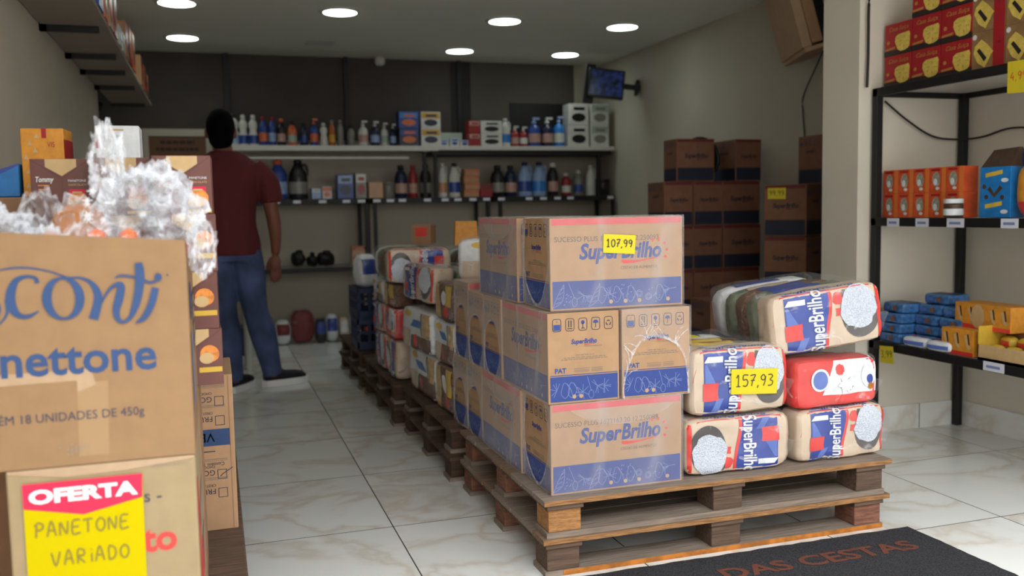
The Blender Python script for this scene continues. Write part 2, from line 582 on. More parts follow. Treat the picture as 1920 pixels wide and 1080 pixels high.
# ------------------------------------------------------------------ pallets
def make_pallet(W, D, light=False, dark=False):
    """single four-way pallet, base z 0, height .1125, front edge at y 0"""
    t = empty('wooden_pallet')
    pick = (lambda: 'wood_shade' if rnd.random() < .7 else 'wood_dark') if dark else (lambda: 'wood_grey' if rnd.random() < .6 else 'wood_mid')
    zb = (.016, .082, .097, .1125)
    n = 9
    for i in range(n):
        y0 = D * i / n
        y1 = D * (i + 1) / n - .004
        x0 = -rnd.random() * .006; x1 = W + rnd.random() * .006
        new_obj('deck_board', MB().box(x0, y0, zb[2], x1, y1, zb[3], pick()).box(x0, y0 - .0012, zb[2] + .001, x1, y0, zb[3] - .001, 'wood_shade' if dark else 'wood_edge') if i == 0 else MB().box(x0, y0, zb[2], x1, y1, zb[3], pick()), t, bevel=0 if i == 0 else .002)
    xs = (.012, W / 2 - .05, W - .125)
    ys = (.012, D / 2 - .05, D - .115)
    for a, x in enumerate(xs):
        new_obj('stringer_board', MB().box(x - .006, .004, zb[1], x + .106, D - .004, zb[2], 'wood_dark'), t, bevel=.002)
        for b, y in enumerate(ys):
            k = 'wood_block' if rnd.random() < .6 else 'wood_dark'
            if a == 0 and b == 0 and not dark and not light:
                k = 'wood_block_tan'
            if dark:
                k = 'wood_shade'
            new_obj('block', MB().box(x, y, zb[0], x + .1, y + .1, zb[1], k), t, bevel=.003)
    for b, y in enumerate(ys):
        bb = MB().box(.005, y - .004, 0, W - .02, y + .1, zb[0], 'wood_grey')
        if light and b == 0:
            bb.box(.06, y - .0052, .0005, W - .02, y - .004, zb[0] - .0005, 'paint_orange')
        new_obj('bottom_board', bb, t)
    return t
pal_proto = {}
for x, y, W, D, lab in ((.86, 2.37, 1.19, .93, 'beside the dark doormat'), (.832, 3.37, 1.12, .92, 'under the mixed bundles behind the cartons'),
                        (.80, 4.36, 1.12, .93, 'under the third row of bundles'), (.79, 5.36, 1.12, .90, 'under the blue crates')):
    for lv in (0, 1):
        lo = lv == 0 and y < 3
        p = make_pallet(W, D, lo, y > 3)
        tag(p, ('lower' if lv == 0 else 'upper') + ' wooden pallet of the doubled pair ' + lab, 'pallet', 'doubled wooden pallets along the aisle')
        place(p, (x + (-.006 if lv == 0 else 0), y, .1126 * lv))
PT = .226     # top of the doubled pallets

# ------------------------------------------------------------------ food-basket cartons
def logo(mb, fr, cx, y, wd, k='ink_blue', red='ink_red', rays=True):
    """two-word slanted logo with a red swoosh and sun rays; cx centre, y baseline, wd width"""
    s = wd / 4.75
    text(mb, fr, 'Super', cx - wd * .5, y, s * 1.12, k, 'LEFT', bold=.032, shear=.2, width=wd * .515)
    text(mb, fr, 'Brilho', cx + wd * .005, y, s * 1.16, k, 'LEFT', bold=.032, shear=.2, width=wd * .49)
    p = spline([(cx + wd * .02, y - s * .12), (cx + wd * .05, y - s * .22), (cx + wd * .22, y - s * .2), (cx + wd * .45, y - s * .05)], 6)
    n = len(p)
    ribbon(mb, fr, p, [s * (.05 + .17 * sin(pi * min(1, 1.3 * i / n)) * (1 - i / n * .7)) for i in range(n)], red)
    if rays:
        ox, oy = cx + wd * .44, y + s * .3
        for a in (110, 75, 40, 5, -30):
            c, d = cos(radians(a)), sin(radians(a))
            ribbon(mb, fr, [(ox + c * s * .55, oy + d * s * .55), (ox + c * s * .72, oy + d * s * .72)], s * .12, red)

def band_art(mb, fr, x0, x1, h, seed, k='ink_pale'):
    r = random.Random(seed)
    wd = .0015
    def lp(pts, kk=k, w_=wd): ribbon(mb, fr, [(a, max(.004, min(h - .003, b))) for a, b in pts], w_, kk, .0009)
    x = x0 + .02
    while x < x1 - .03:
        c = r.choice('spoon leaf ring sprig dots pepper'.split())
        y = h * r.uniform(.35, .6)
        if c == 'spoon':
            dx = r.uniform(-.02, .02)
            lp([(x + dx, h * .95), (x, h * .4)]); lp([(x + .008 * cos(a), h * .28 + h * .16 * sin(a)) for a in [i * pi / 5 for i in range(11)]])
        elif c == 'leaf':
            lp(spline([(x - .02, h * .1), (x - .005, h * .5), (x + .015, h * .9)], 5)); lp(spline([(x - .02, h * .1), (x + .01, h * .35), (x + .015, h * .9)], 5))
            for q in range(4): lp([(x - .012 + q * .006, h * (.25 + .15 * q)), (x + .004 + q * .004, h * (.3 + .17 * q))])
        elif c == 'ring':
            for rr in (.010, .006): lp([(x + rr * cos(a), y + rr * sin(a)) for a in [i * pi / 6 for i in range(13)]])
        elif c == 'sprig':
            for q in range(7):
                a = r.uniform(0, 2 * pi); lp([(x, y), (x + .022 * cos(a), y + .022 * sin(a))])
        elif c == 'dots':
            for q in range(9):
                ax, ay = x + r.uniform(-.02, .02), y + r.uniform(-.025, .025)
                lp([(ax, ay), (ax + .004, ay + .003)], w_=.002)
        else:
            lp(spline([(x - .014, h * .55), (x - .008, h * .75), (x + .004, h * .7), (x + .01, h * .45), (x - .003, h * .2), (x - .016, h * .35), (x - .014, h * .55)], 5))
            lp(spline([(x + .002, h * .7), (x + .014, h * .5), (x + .02, h * .25), (x + .028, h * .3)], 4), w_=.0016)
            ell(mb, fr, x + .024, h * .24, .006, .006, 'card_light', .0013)
        x += r.uniform(.016, .03)

def rr_icon(mb, fr, x, y, w_, h_, kind, k='ink_dark'):
    r = w_ * .25
    pts = []
    for cx, cy, a in ((x + w_ - r, y + h_ - r, 0), (x + r, y + h_ - r, 90), (x + r, y + r, 180), (x + w_ - r, y + r, 270)):
        for i in range(4):
            t = radians(a + 30 * i); pts.append((cx + r * cos(t), cy + r * sin(t)))
    ribbon(mb, fr, pts, w_ * .07, k, closed=True)
    cx, cy = x + w_ / 2, y + h_ / 2
    if kind == 0:
        rect(mb, fr, x + w_ * .1, y + h_ * .08, x + w_ * .9, y + h_ * .55, 'ink_blue'); ell(mb, fr, cx, y + h_ * .78, w_ * .1, w_ * .1, 'ink_grey')
    elif kind == 1:
        rect(mb, fr, cx - w_ * .2, y + h_ * .3, cx - w_ * .08, y + h_ * .85, k); rect(mb, fr, cx + w_ * .08, y + h_ * .3, cx + w_ * .2, y + h_ * .85, k); rect(mb, fr, cx - w_ * .3, y + h_ * .15, cx + w_ * .3, y + h_ * .22, k)
    elif kind == 2:
        ell(mb, fr, cx, y + h_ * .66, w_ * .22, h_ * .16, 'ink_blue'); rect(mb, fr, cx - w_ * .04, y + h_ * .2, cx + w_ * .04, y + h_ * .6, k); rect(mb, fr, cx - w_ * .2, y + h_ * .14, cx + w_ * .2, y + h_ * .2, k)
    elif kind == 3:
        ell(mb, fr, cx, y + h_ * .55, w_ * .33, h_ * .25, 'ink_blue', n=12, a0=0, a1=pi * 12 / 11); ribbon(mb, fr, [(cx, y + h_ * .6), (cx, y + h_ * .22), (cx - w_ * .1, y + h_ * .18)], w_ * .07, k)
    else:
        for a in (90, 210, 330):
            ribbon(mb, fr, [(cx + w_ * .28 * cos(radians(a + t)), cy + w_ * .28 * sin(radians(a + t))) for t in (-40, 0, 40)], w_ * .11, k)

film_mat('film_fold', .12, .10, 8, rough=.3, tint=(.78, .74, .74), sheen=.1)
mat('ink_shaded', '1C2236', .7)  # back stack's shade painted into copies of the blue and red inks
mat('red_shaded', '6A2626', .7)
mat('ink_code', '6E6156', .8)
CART = {}
def make_carton(W, D, H, wrap='', card='card', simple=False, date='1622163.20.12.250089', hole='oval', band=.32):
    """W long faces look to -y/+y, D short faces to -x/+x; base centre at the origin.
    The body is the root mesh; printing and shrink wrap are its children."""
    key = (W, D, H, wrap, card, simple, date, hole, band)
    if key in CART:
        return copy_tree(CART[key])
    b = MB()
    b.box(-W / 2, -D / 2, 0, W / 2, D / 2, H, card)
    root = new_obj('food_basket_carton', b, bevel=.0025)
    pr = MB()
    kb = 'ink_shaded' if simple else 'ink_blue'
    g = .006
    fL = [Fr((-W / 2, -D / 2, 0), (1, 0, 0), (0, 0, 1), .0008), Fr((W / 2, D / 2, 0), (-1, 0, 0), (0, 0, 1), .0008)]
    fS = [Fr((-W / 2, D / 2, 0), (0, -1, 0), (0, 0, 1), .0008), Fr((W / 2, -D / 2, 0), (0, 1, 0), (0, 0, 1), .0008)]
    for q, fr in enumerate(fL):
        rect(pr, fr, g, H * .925, W - g, H * .992, 'red_shaded' if simple else 'red_strip')
        rect(pr, fr, g, g, W - g, H * band, kb)
        logo(pr, fr, W * .52, H * .555, W * .62, 'ink_shaded' if simple else 'ink_blue', 'red_shaded' if simple else 'ink_red')
        if not simple:
            text(pr, fr, 'SUCESSO PLUS ' + date, W * .03, H * .745, H * .078, 'ink_code', 'LEFT', width=W * .78)
            text(pr, fr, 'CESTAS DE ALIMENTOS', W * .52, H * .43, H * .045, 'ink_code', 'LEFT', width=W * .28)
            if q == 0:
                band_art(pr, fr, g, W - g, H * band, 3)
    for q, fr in enumerate(fS):
        rect(pr, fr, g, g, D - g, H * (band - .02), kb)
        rect(pr, fr, g, H * (band - .01), D - g, H * (band - .002), kb)
        if not simple or True:
            for i in range(5):
                rr_icon(pr, fr, D * (.07 + i * .18), H * .80, D * .115, H * .135, i)
        logo(pr, fr, D * .5, H * .655, D * .36, kb, 'red_shaded' if simple else 'ink_red', rays=False)
        if not simple:
            text(pr, fr, 'CESTAS DE ALIMENTOS', D * .5, H * .615, H * .02, 'ink_grey', 'LEFT')
            for i, (a, c, y) in enumerate(((.38, .64, .525), (.22, .80, .50), (.18, .84, .48))):
                x = a
                while x < c:
                    l_ = random.Random(i * 91 + int(x * 100)).uniform(.03, .08)
                    rect(pr, fr, D * x, H * y, D * min(c, x + l_), H * (y + .009), 'ink_grey'); x += l_ + .012
            text(pr, fr, 'PAT', D * .09, H * (band + .02), H * .075, 'ink_navy', 'LEFT', bold=.03)
            for y in (.02, .035, .055):
                rect(pr, fr, D * .36, H * (band + y), D * .57, H * (band + y + .007), 'ink_grey'); rect(pr, fr, D * .6, H * (band + y), D * .76, H * (band + y + .007), 'ink_grey')
            band_art(pr, fr, g, D - g, H * (band - .02), 8 + q)
    new_obj('printing', pr, root)
    if wrap:
        f = MB()
        t = .0035
        x1, y1, z1 = W / 2 + t, D / 2 + t, H + t
        for s in (-1, 1):
            f.poly([(-s * x1, s * y1, 0), (s * x1, s * y1, 0), (s * x1, s * y1, z1), (-s * x1, s * y1, z1)][::-1], 'film_wrap')
        f.poly([(-x1, -y1, z1), (x1, -y1, z1), (x1, y1, z1), (-x1, y1, z1)], 'film_wrap')
        if W > .4 and D > .23 and date.endswith('89'):
            arc = [(-W * .36 + W * .80 * i / 14, -y1 - .0012, H * (.93 - .20 * sin(pi * i / 14) ** .7)) for i in range(15)]
            f.poly(arc, 'film_rim' if False else 'film_fold')
        for s in (-1, 1):
            # end faces keep the oval opening that shrinks back from the sleeve's ends
            if hole == 'open' and s > 0:
                continue
            if hole == 'arch' and s > 0:
                cz, rz, ry = H * .10, H * .58, D * .47
            elif hole == 'u':
                cz, rz, ry = H * .62, H * .56, D * .44
            else:
                cz, rz, ry = H * .34, H * .36, D * .41
            n = 28
            inner, outer, rim = [], [], []
            for i in range(n):
                a = 2 * pi * i / n
                jit = 1 + .03 * sin(5 * a + W * 40)
                inner.append((s * x1, ry * cos(a) * jit, min(z1 - .004, max(.001, cz + rz * sin(a) * jit))))
                rim.append((s * (x1 + .001), ry * 1.05 * cos(a) * jit, min(z1 - .002, max(.0, cz + rz * 1.06 * sin(a) * jit))))
                ca, sa = cos(a), sin(a)
                k = min(y1 / abs(ca) if abs(ca) > 1e-6 else 9, ((z1 - cz) if sa > 0 else cz) / abs(sa) if abs(sa) > 1e-6 else 9)
                outer.append((s * x1, k * ca, cz + k * sa))
            vs = inner + rim + outer
            fs1 = [(i, (i + 1) % n, n + (i + 1) % n, n + i) for i in range(n)]
            fs2 = [(n + i, n + (i + 1) % n, 2 * n + (i + 1) % n, 2 * n + i) for i in range(n)]
            f.raw(vs, fs1, 'film_rim'); f.raw(vs, fs2, 'film_wrap')
        if hole == 'arch':
            r_ = random.Random(5)
            f3 = Fr((x1 + .0012, -D / 2, 0), (0, 1, 0), (0, 0, 1), 0)
            for i in range(22):
                a = r_.uniform(.15, 3.0); q0 = (D / 2 + D * .47 * cos(a), H * .1 + H * .58 * sin(a))
                q1 = (min(D - .004, max(.004, q0[0] + r_.uniform(-.05, .05))), min(H - .004, q0[1] + r_.uniform(.005, .06)))
                qm = ((q0[0] + q1[0]) / 2 + r_.uniform(-.008, .008), (q0[1] + q1[1]) / 2 + .006)
                ribbon(f, f3, spline([q0, qm, q1], 4), [r_.uniform(.001, .004) for _ in range(9)], 'film_rim', i * 1e-4)
        new_obj('shrink_wrap', f, root)
    CART[key] = root
    return root

def price_tag(parent, w_, h_, txt, loc, rot=(0, 0, 0), k='tag_yellow', size=None, name='price_tag', tilt=0., pen='pen', wd=.003):
    m = MB()
    n = 8
    pts = [[(w_ * (i / n - .5), -.0012 - .004 * sin(pi * i / n) * 0, h_ * (j / 2 - .5)) for i in range(n + 1)] for j in range(3)]
    fr = Fr((0, 0, 0), (1, 0, 0), (0, 0, 1), .0012)
    poly2(m, fr, [(-w_ / 2, -h_ / 2), (w_ / 2, -h_ / 2 * 1.08), (w_ / 2 * 1.02, h_ / 2 * .95), (-w_ / 2 * 1.02, h_ / 2)], k)
    size = size or h_ * .55
    adv = sum(.72 if c not in ',i' else .36 for c in txt) * size or 1
    if adv > w_ * .86:
        size *= w_ * .86 / adv
        adv = w_ * .86
    hand(m, fr, txt, -adv / 2, -size * .45, size, pen, wd, e=.0022)
    return new_obj(name, m, parent, loc, rot)

BIG = (.42, .235, .265)
MID = (.42, .198, .265)
def carton(lab, x, y, z, rz=0, dims=BIG, wrap='w', group='food basket cartons on the front pallet', **k):
    c = make_carton(*dims, wrap=wrap, **k)
    tag(c, lab, 'carton', group)
    place(c, (x, y, z), rz)
    return c
P90 = pi / 2
z0 = PT
carton('wrapped carton at the bottom front corner of the pallet, its long logo side facing out', 1.103, 2.41 + .1175, z0, hole='u')
carton('wrapped carton on the pallet right behind the bottom corner one, logo side along the aisle', .883 + .1175, 2.652 + .21, z0, -P90)
carton('wrapped carton low on the pallet, icon end to the aisle, third from the corner', .883 + .21, 3.075 + .099, z0, 0, MID)
carton('wrapped carton low at the rear edge of the front pallet, next to the grain bundles', .883 + .21, 3.278 + .099, z0, 0, MID)
z1 = z0 + .267
carton('middle layer carton with bare icon end lettered PAT, under the price tag carton', .888 + .111, 2.41 + .21, z1, -P90, (.42, .222, .262), hole='open')
carton('middle layer carton with a torn film arch over its icon end, beside the rice bundles', 1.118 + .111, 2.408 + .21, z1, -P90, (.42, .222, .262), hole='arch')
carton('wrapped carton in the middle layer just behind the corner carton, icon end to the aisle', .883 + .21, 2.835 + .099, z1, 0, MID)
carton('wrapped carton second in the middle layer behind the corner, icon end to the aisle', .883 + .21, 3.036 + .099, z1, 0, MID)
carton('wrapped carton at the far end of the middle layer, red strip visible above its neighbour', .883 + .21, 3.237 + .099, z1, 0, (.42, .198, .292))
z2 = z1 + .266
c = carton('top carton of the front pile with a yellow 107,99 price tag', 1.116, 2.425 + .1175, z2, radians(-.4), date='1622163.20.12.250093', hole='u')
price_tag(c, .10, .054, '107,99', (.003, -.1215, .188), (0, radians(3), 0), wd=.0032)['label'] = 'yellow handwritten 107,99 price tag'
carton('top carton behind the price tag carton, dull film over its logo side along the aisle', .894 + .1175, 2.69 + .21, z2, -P90)

# ------------------------------------------------------------------ pillow-shaped food packs
class Pack:
    def __init__(self, w_, d, h, n=4.5, amp=.004, seed=0, frq=14):
        self.a, self.b, self.c, self.n, self.amp, self.sd, self.fq = w_ / 2, d / 2, h / 2, n, amp, seed, frq
    def disp(self, p):
        q = Vector((p[0] * self.fq + self.sd * 7.1, p[1] * self.fq, p[2] * self.fq))
        return self.amp * (noise.noise(q) + .5 * noise.noise(q * 2.3))
    def fin(self, p):
        v = Vector(p)
        l = Vector((v.x / self.a ** 2, v.y / self.b ** 2, v.z / self.c ** 2)).normalized()
        v = v + l * self.disp(v)
        v.z += self.c
        return v
    def body(self, mb, k, res=14):
        n = self.n
        for ax in range(3):
            for s in (-1, 1):
                vs, fs = [], []
                for i in range(res + 1):
                    for j in range(res + 1):
                        u = math.tan((2 * i / res - 1) * pi / 4); v = math.tan((2 * j / res - 1) * pi / 4)
                        p = [0, 0, 0]
                        p[ax] = s; p[(ax + 1) % 3] = u; p[(ax + 2) % 3] = v
                        t = sum(abs(x) ** n for x in p) ** (-1 / n)
                        vs.append(self.fin((p[0] * t * self.a, p[1] * t * self.b, p[2] * t * self.c)))
                for i in range(res):
                    for j in range(res):
                        q = (i * (res + 1) + j, (i + 1) * (res + 1) + j, (i + 1) * (res + 1) + j + 1, i * (res + 1) + j + 1)
                        fs.append(q if s > 0 else q[::-1])
                mb.raw(vs, fs, k, True)
        return mb
    def front(self, e=.0015):
        """print frame on the -y side: (u, v) in -1..1 of the half width and height"""
        def f(u, v, ee=None):
            u = max(-.985, min(.985, u)); v = max(-.985, min(.985, v))
            y = -self.b * max(0, 1 - abs(u) ** self.n - abs(v) ** self.n) ** (1 / self.n)
            p = self.fin((u * self.a, y, v * self.c))
            p.y -= e if ee is None else ee
            return p
        return f
    def top(self, e=.0015):
        def f(u, v, ee=None):
            u = max(-.985, min(.985, u)); v = max(-.985, min(.985, v))
            z = self.c * max(0, 1 - abs(u) ** self.n - abs(v) ** self.n) ** (1 / self.n)
            p = self.fin((u * self.a, v * self.b, z))
            p.z += e if ee is None else ee
            return p
        return f
def patch(mb, f, left, right, v0, v1, k, n=8, m=12, e=None, rot=1):
    """band between left(v) and right(v)"""
    L = left if callable(left) else (lambda v: left)
    R = right if callable(right) else (lambda v: right)
    vs, fs = [], []
    for j in range(m + 1):
        v = v0 + (v1 - v0) * j / m
        for i in range(n + 1):
            u = L(v) + (R(v) - L(v)) * i / n
            vs.append(f(rot * u, rot * v, e))
    for j in range(m):
        for i in range(n):
            fs.append((j * (n + 1) + i, j * (n + 1) + i + 1, (j + 1) * (n + 1) + i + 1, (j + 1) * (n + 1) + i))
    mb.raw(vs, fs, k, True)
def disc(mb, f, cu, cv, ru, rv, k, e=None, rot=1, jag=0., seed=0, a0=0., a1=2 * pi):
    r = random.Random(seed)
    n, m = 28, 5
    jt = [1 + jag * r.uniform(-1, 1) for _ in range(n)]
    vs, fs = [f(rot * cu, rot * cv, e)], []
    for q in range(1, m + 1):
        for i in range(n):
            a = a0 + (a1 - a0) * i / (n if a1 - a0 > 6.2 else n - 1)
            t = q / m * (jt[i] if q == m else 1)
            vs.append(f(rot * (cu + ru * t * cos(a)), rot * (cv + rv * t * sin(a)), e))
    for i in range(n if a1 - a0 > 6.2 else n - 1):
        j = (i + 1) % n
        fs.append((0, 1 + i, 1 + j))
        for q in range(m - 1):
            fs.append((1 + q * n + i, 1 + (q + 1) * n + i, 1 + (q + 1) * n + j, 1 + q * n + j))
    mb.raw(vs, fs, k, True)

def rice_print(mb, pk, flip=False, plain=False):
    f = pk.front()
    s = -1 if flip else 1
    bend = lambda v: .0 + .06 * sin(2 * v)
    # blue name panel with its red edge line, red flag, pale slashes, spoon of rice
    patch(mb, f, -.74, bend, -.975, .975, 'pack_blue', rot=s)
    patch(mb, f, bend, lambda v: bend(v) + .06, -.975, .975, 'pack_red', 3, e=.0018, rot=s)
    patch(mb, f, lambda v: -.72, lambda v: -.68 + .30 * max(0, .55 - v), -.02, .55, 'pack_lightblue', 4, e=.002, rot=s)
    patch(mb, f, lambda v: -.60 + .3 * (v + .9), lambda v: -.46 + .3 * (v + .9), -.9, -.5, 'pack_lightblue', 4, e=.002, rot=s)
    patch(mb, f, lambda v: -.76, lambda v: -.46 + .06 * abs(v + .3), -.55, -.02, 'pack_red', 4, 6, e=.0026, rot=s)
    patch(mb, f, .90, lambda v: .97, -.85, .85, 'pack_red', 2, rot=s)
    disc(mb, f, .60, .05, .34, .84, 'spoon_grey', rot=s)
    disc(mb, f, .57, .28, .33, .74, 'rice_white', e=.0035, rot=s, jag=.07, seed=4)
    disc(mb, f, .22, .62, .09, .22, 'pack_red', e=.002, rot=s, jag=.12, seed=2); disc(mb, f, .33, .72, .05, .16, 'spoon_grey', e=.0024, rot=s, jag=.1, seed=5)
    patch(mb, f, lambda v: .14 + .03 * sin(8 * v), lambda v: .27 + .02 * sin(6 * v), .05, .3, 'pack_red', 3, 4, e=.002, rot=s)
    vs, fs = text_geo('SuperBrilho', .018, .1, 'CENTER')
    sc = 2.25 / 5.2
    mb.raw([f(s * (-.08 - b * .36), s * (a * sc - .02), .0042) for a, b in vs], fs, 'pack_white')
    patch(mb, f, lambda v: -.70 + .05 * sin(9 * v), lambda v: -.36, .60, .78, 'pack_white', 6, 3, e=.003, rot=s)
    patch(mb, f, -.22, -.02, -.55, -.50, 'pack_white', 6, 2, e=.003, rot=s)

def top_print(mb, pk, k='ink_blue'):
    f = pk.top()
    vs, fs = text_geo('SuperBrilho', .02, .1, 'CENTER')
    mb.raw([f(-a * .26 - .05, -.86 + .16 - b * .24, .003) for a, b in vs], fs, k)
    patch(mb, f, -.95, .97, -.93, -.90, 'pack_red', 12, 2)
    patch(mb, f, -.9, -.7, -.55, -.5, 'pack_red', 4, 2)
    patch(mb, f, -.75, .75, -.40, -.36, 'ink_blue', 10, 2)
    patch(mb, f, -.70, .2, -.28, -.16, 'pack_lightblue', 10, 2)

mat('pack_sky', '2F6CB4', .4)
BUN = {}
def make_bundle(kind, W=.37, D=.36, H=.19, seed=0, flip=False):
    """clear bag of groceries: rice pack in front, slices of other packs behind, film around all"""
    key = (kind, W, D, H, seed, flip)
    if key in BUN:
        return copy_tree(BUN[key])
    t = empty('grocery_bundle')
    r = random.Random(seed + 11)
    d0 = .11
    styles = {'rice': ['pack_green', 'pack_beans', 'pack_green', 'pack_white'], 'red': ['pack_red', 'pack_white', 'pack_green', 'pack_red'],
              'mixed': ['pack_pasta', 'pack_beans', 'pack_white', 'pack_green'], 'pasta': ['pack_beans', 'pack_pasta', 'pack_yellow', 'pack_brown']}
    fp = Pack(W, d0, H, 8.5, .007, seed, 11)
    m = MB()
    if kind in ('rice',):
        fp.body(m, 'cream'); rice_print(m, fp, flip); top_print(m, fp)
        nm = 'rice_pack'
    elif kind == 'red':
        fp.body(m, 'pack_red')
        f = fp.front()
        patch(m, f, lambda v: -.25 + .2 * v, .97, -.5, .95, 'pack_white')
        patch(m, f, lambda v: .2 + .2 * v, .95, -.9, -.5, 'pack_red')
        disc(m, f, -.42, .15, .22, .48, 'pack_white', e=.003); disc(m, f, -.42, .15, .17, .38, 'pack_lightblue', e=.004)
        disc(m, f, .75, .2, .16, .5, 'pack_white', e=.004); disc(m, f, .78, .05, .07, .2, 'pack_blue', e=.005); disc(m, f, .8, -.25, .06, .15, 'paint_orange', e=.005)
        disc(m, f, .05, .55, .10, .24, 'pack_red', e=.004, jag=.12, seed=3); disc(m, f, .2, -.1, .2, .3, 'pack_white', e=.004, jag=.3, seed=5)
        nm = 'bean_pack'
    elif kind == 'mixed':
        fp.body(m, 'pack_white')
        f = fp.front()
        q = seed % 3
        patch(m, f, lambda v: -.35 + .3 * sin(3 * v + q), lambda v: .25 + .25 * sin(3 * v + q), .15, .5, 'pack_sky', 8, 4)
        disc(m, f, -.45, .72, .22, .16, 'pack_yellow', e=.002)
        patch(m, f, lambda v: -.9, lambda v: -.2 + .3 * v, -.97, -.05, 'cream'); patch(m, f, lambda v: -.1 + .3 * v, .95, -.97, -.25 + .1 * q, 'pack_beans', e=.002)
        disc(m, f, .05, -.5, .10, .3, 'pack_red', e=.003, jag=.15, seed=seed); patch(m, f, .55, .93, -.2, .9, 'pack_pasta', e=.002)
        patch(m, f, lambda v: .45, lambda v: .52, -.2, .9, 'pack_green', 3, e=.003)
        nm = 'flour_pack'
    else:
        fp.body(m, 'pack_beans')
        f = fp.front()
        patch(m, f, -.95, -.3, -.9, .9, 'pack_pasta'); patch(m, f, .3, .9, -.2, .9, 'pack_yellow'); disc(m, f, .1, .2, .25, .4, 'pack_white')
        disc(m, f, .5, -.5, .3, .3, 'pack_red', e=.003)
        nm = 'pasta_pack'
    new_obj(nm, m, t, (0, -D / 2 + d0 / 2, 0))
    y = -D / 2 + d0
    ks = styles[kind]
    ds = (D - d0) / len(ks)
    names = {'pack_green': 'coffee_pack', 'pack_beans': 'bean_pack', 'pack_white': 'sugar_pack', 'pack_red': 'sauce_pack', 'pack_pasta': 'pasta_pack', 'pack_yellow': 'corn_pack', 'pack_brown': 'lentil_pack'}
    for i, k in enumerate(ks):
        p2 = Pack(W * r.uniform(.95, .995), ds * 1.02, H * r.uniform(.94, .995), 4.6, .006, seed + i + 3)
        m = MB()
        p2.body(m, k, 9)
        # a printed label wraps each slice
        ft = p2.top()
        patch(m, ft, -.6, .3, -.7, .7, r.choice(['pack_white', 'pack_yellow', 'pack_blue', 'cream']), 5, 4, e=.002)
        new_obj(names[k], m, t, (0, y + ds / 2, 0))
        y += ds
    film = MB()
    Pack(W + .014, D + .014, H + .008, 9, .007, seed + 21, 15).body(film, 'film', 22)
    # gathered corner of the bag
    pts = [(W / 2 - .01, -D / 2 + .02, H * .35), (W / 2 + .012, -D / 2 + .01, H * .42), (W / 2 + .022, -D / 2 + .002, H * .45)]
    film.tube(pts, [.035, .012, .003], 'film', 8)
    o = new_obj('clear_bag', film, t, (0, 0, -.002))
    BUN[key] = t
    return t
def bundle(lab, kind, x, y, z, rz=0, W=.37, D=.36, H=.19, seed=0, flip=False, group='bagged grocery bundles on the front pallet', rx=0., ry=0.):
    t = make_bundle(kind, W, D, H, seed, flip)
    tag(t, lab, 'grocery bundle', group)
    return place(t, (x, y, z), rz, rx=rx, ry=ry)

b = bundle('bottom rice bundle beside the cartons, upside down with spoon print low', 'rice', 1.518, 2.42 + .19, z0 + .003, 0, .366, .38, .172, 1, True)
b = bundle('rice bundle with the yellow 157,93 price tag', 'rice', 1.525, 2.42 + .20, z0 + .186, radians(-1), .34, .40, .205, 2)
price_tag(b, .160, .078, '157,93', (.042, -.211, .100), (0, radians(2), 0), wd=.0035, size=.05)['label'] = 'yellow handwritten 157,93 price tag'
price_tag(b, .075, .05, '', (-.06, .02, .2125), (radians(-88), 0, radians(20)))['label'] = 'blank side of a yellow price tag lying on top'
bundle('bottom rice bundle at the pallet corner by the shelf rack', 'rice', 1.900, 2.425 + .18, z0 + .002, radians(2), .345, .36, .168, 4)
bundle('red bean bundle in the middle of the tall bundle stack', 'red', 1.882, 2.43 + .18, z0 + .175, radians(1), .32, .36, .155, 5)
bundle('big rice bundle topping the stack, green packs showing along its side', 'rice', 1.893, 2.42 + .26, z0 + .362, radians(-8), .385, .50, .195, 6, ry=radians(-7))

# ------------------------------------------------------------------ bundles on the pallets further back
G2 = 'bagged grocery bundles on the pallets further back'
def b2(lab, kind, *a, **k):
    return bundle(lab, kind, *a, group=G2, **k)
N = -P90
# second pallet (y 3.37 .. 4.29): a narrow column by the cartons, then a wide pile
b2('lowest grain bundle at the aisle edge of the second pallet, next to the wrapped cartons', 'pasta', 1.055, 3.622, z0 + .002, N, .28, .36, .19, 31)
b2('middle white bundle of the narrow column next to the wrapped cartons', 'mixed', 1.055, 3.622, z0 + .20, N + .04, .27, .36, .175, 35)
b2('topmost spaghetti coloured bundle of the narrow column next to the wrapped cartons', 'pasta', 1.06, 3.622, z0 + .382, N, .27, .36, .15, 36)
b2('rounded white and blue bundle lying on top behind the price tag carton', 'mixed', 1.14, 3.62, z0 + .545, radians(-22), .34, .28, .165, 38)
b2('lowest white and bean bundle at the aisle edge of the wide pile', 'mixed', 1.035, 4.01, z0 + .002, N + .03, .47, .34, .195, 32)
b2('second bundle up in the wide pile, blue stripe bulging toward the aisle', 'mixed', 1.015, 4.01, z0 + .205, N + .06, .47, .35, .185, 33)
b2('tilted rice bundle on the wide pile, blue panel toward the aisle', 'rice', 1.02, 4.01, z0 + .42, N + .08, .46, .35, .16, 34, rx=radians(-3))
b2('lower inner bundle behind the wide pile', 'red', 1.46, 3.95, z0 + .002, 0, .40, .42, .31, 40)
b2('upper inner bundle behind the wide pile, dark red side', 'red', 1.44, 3.95, z0 + .322, 0, .38, .42, .32, 41)
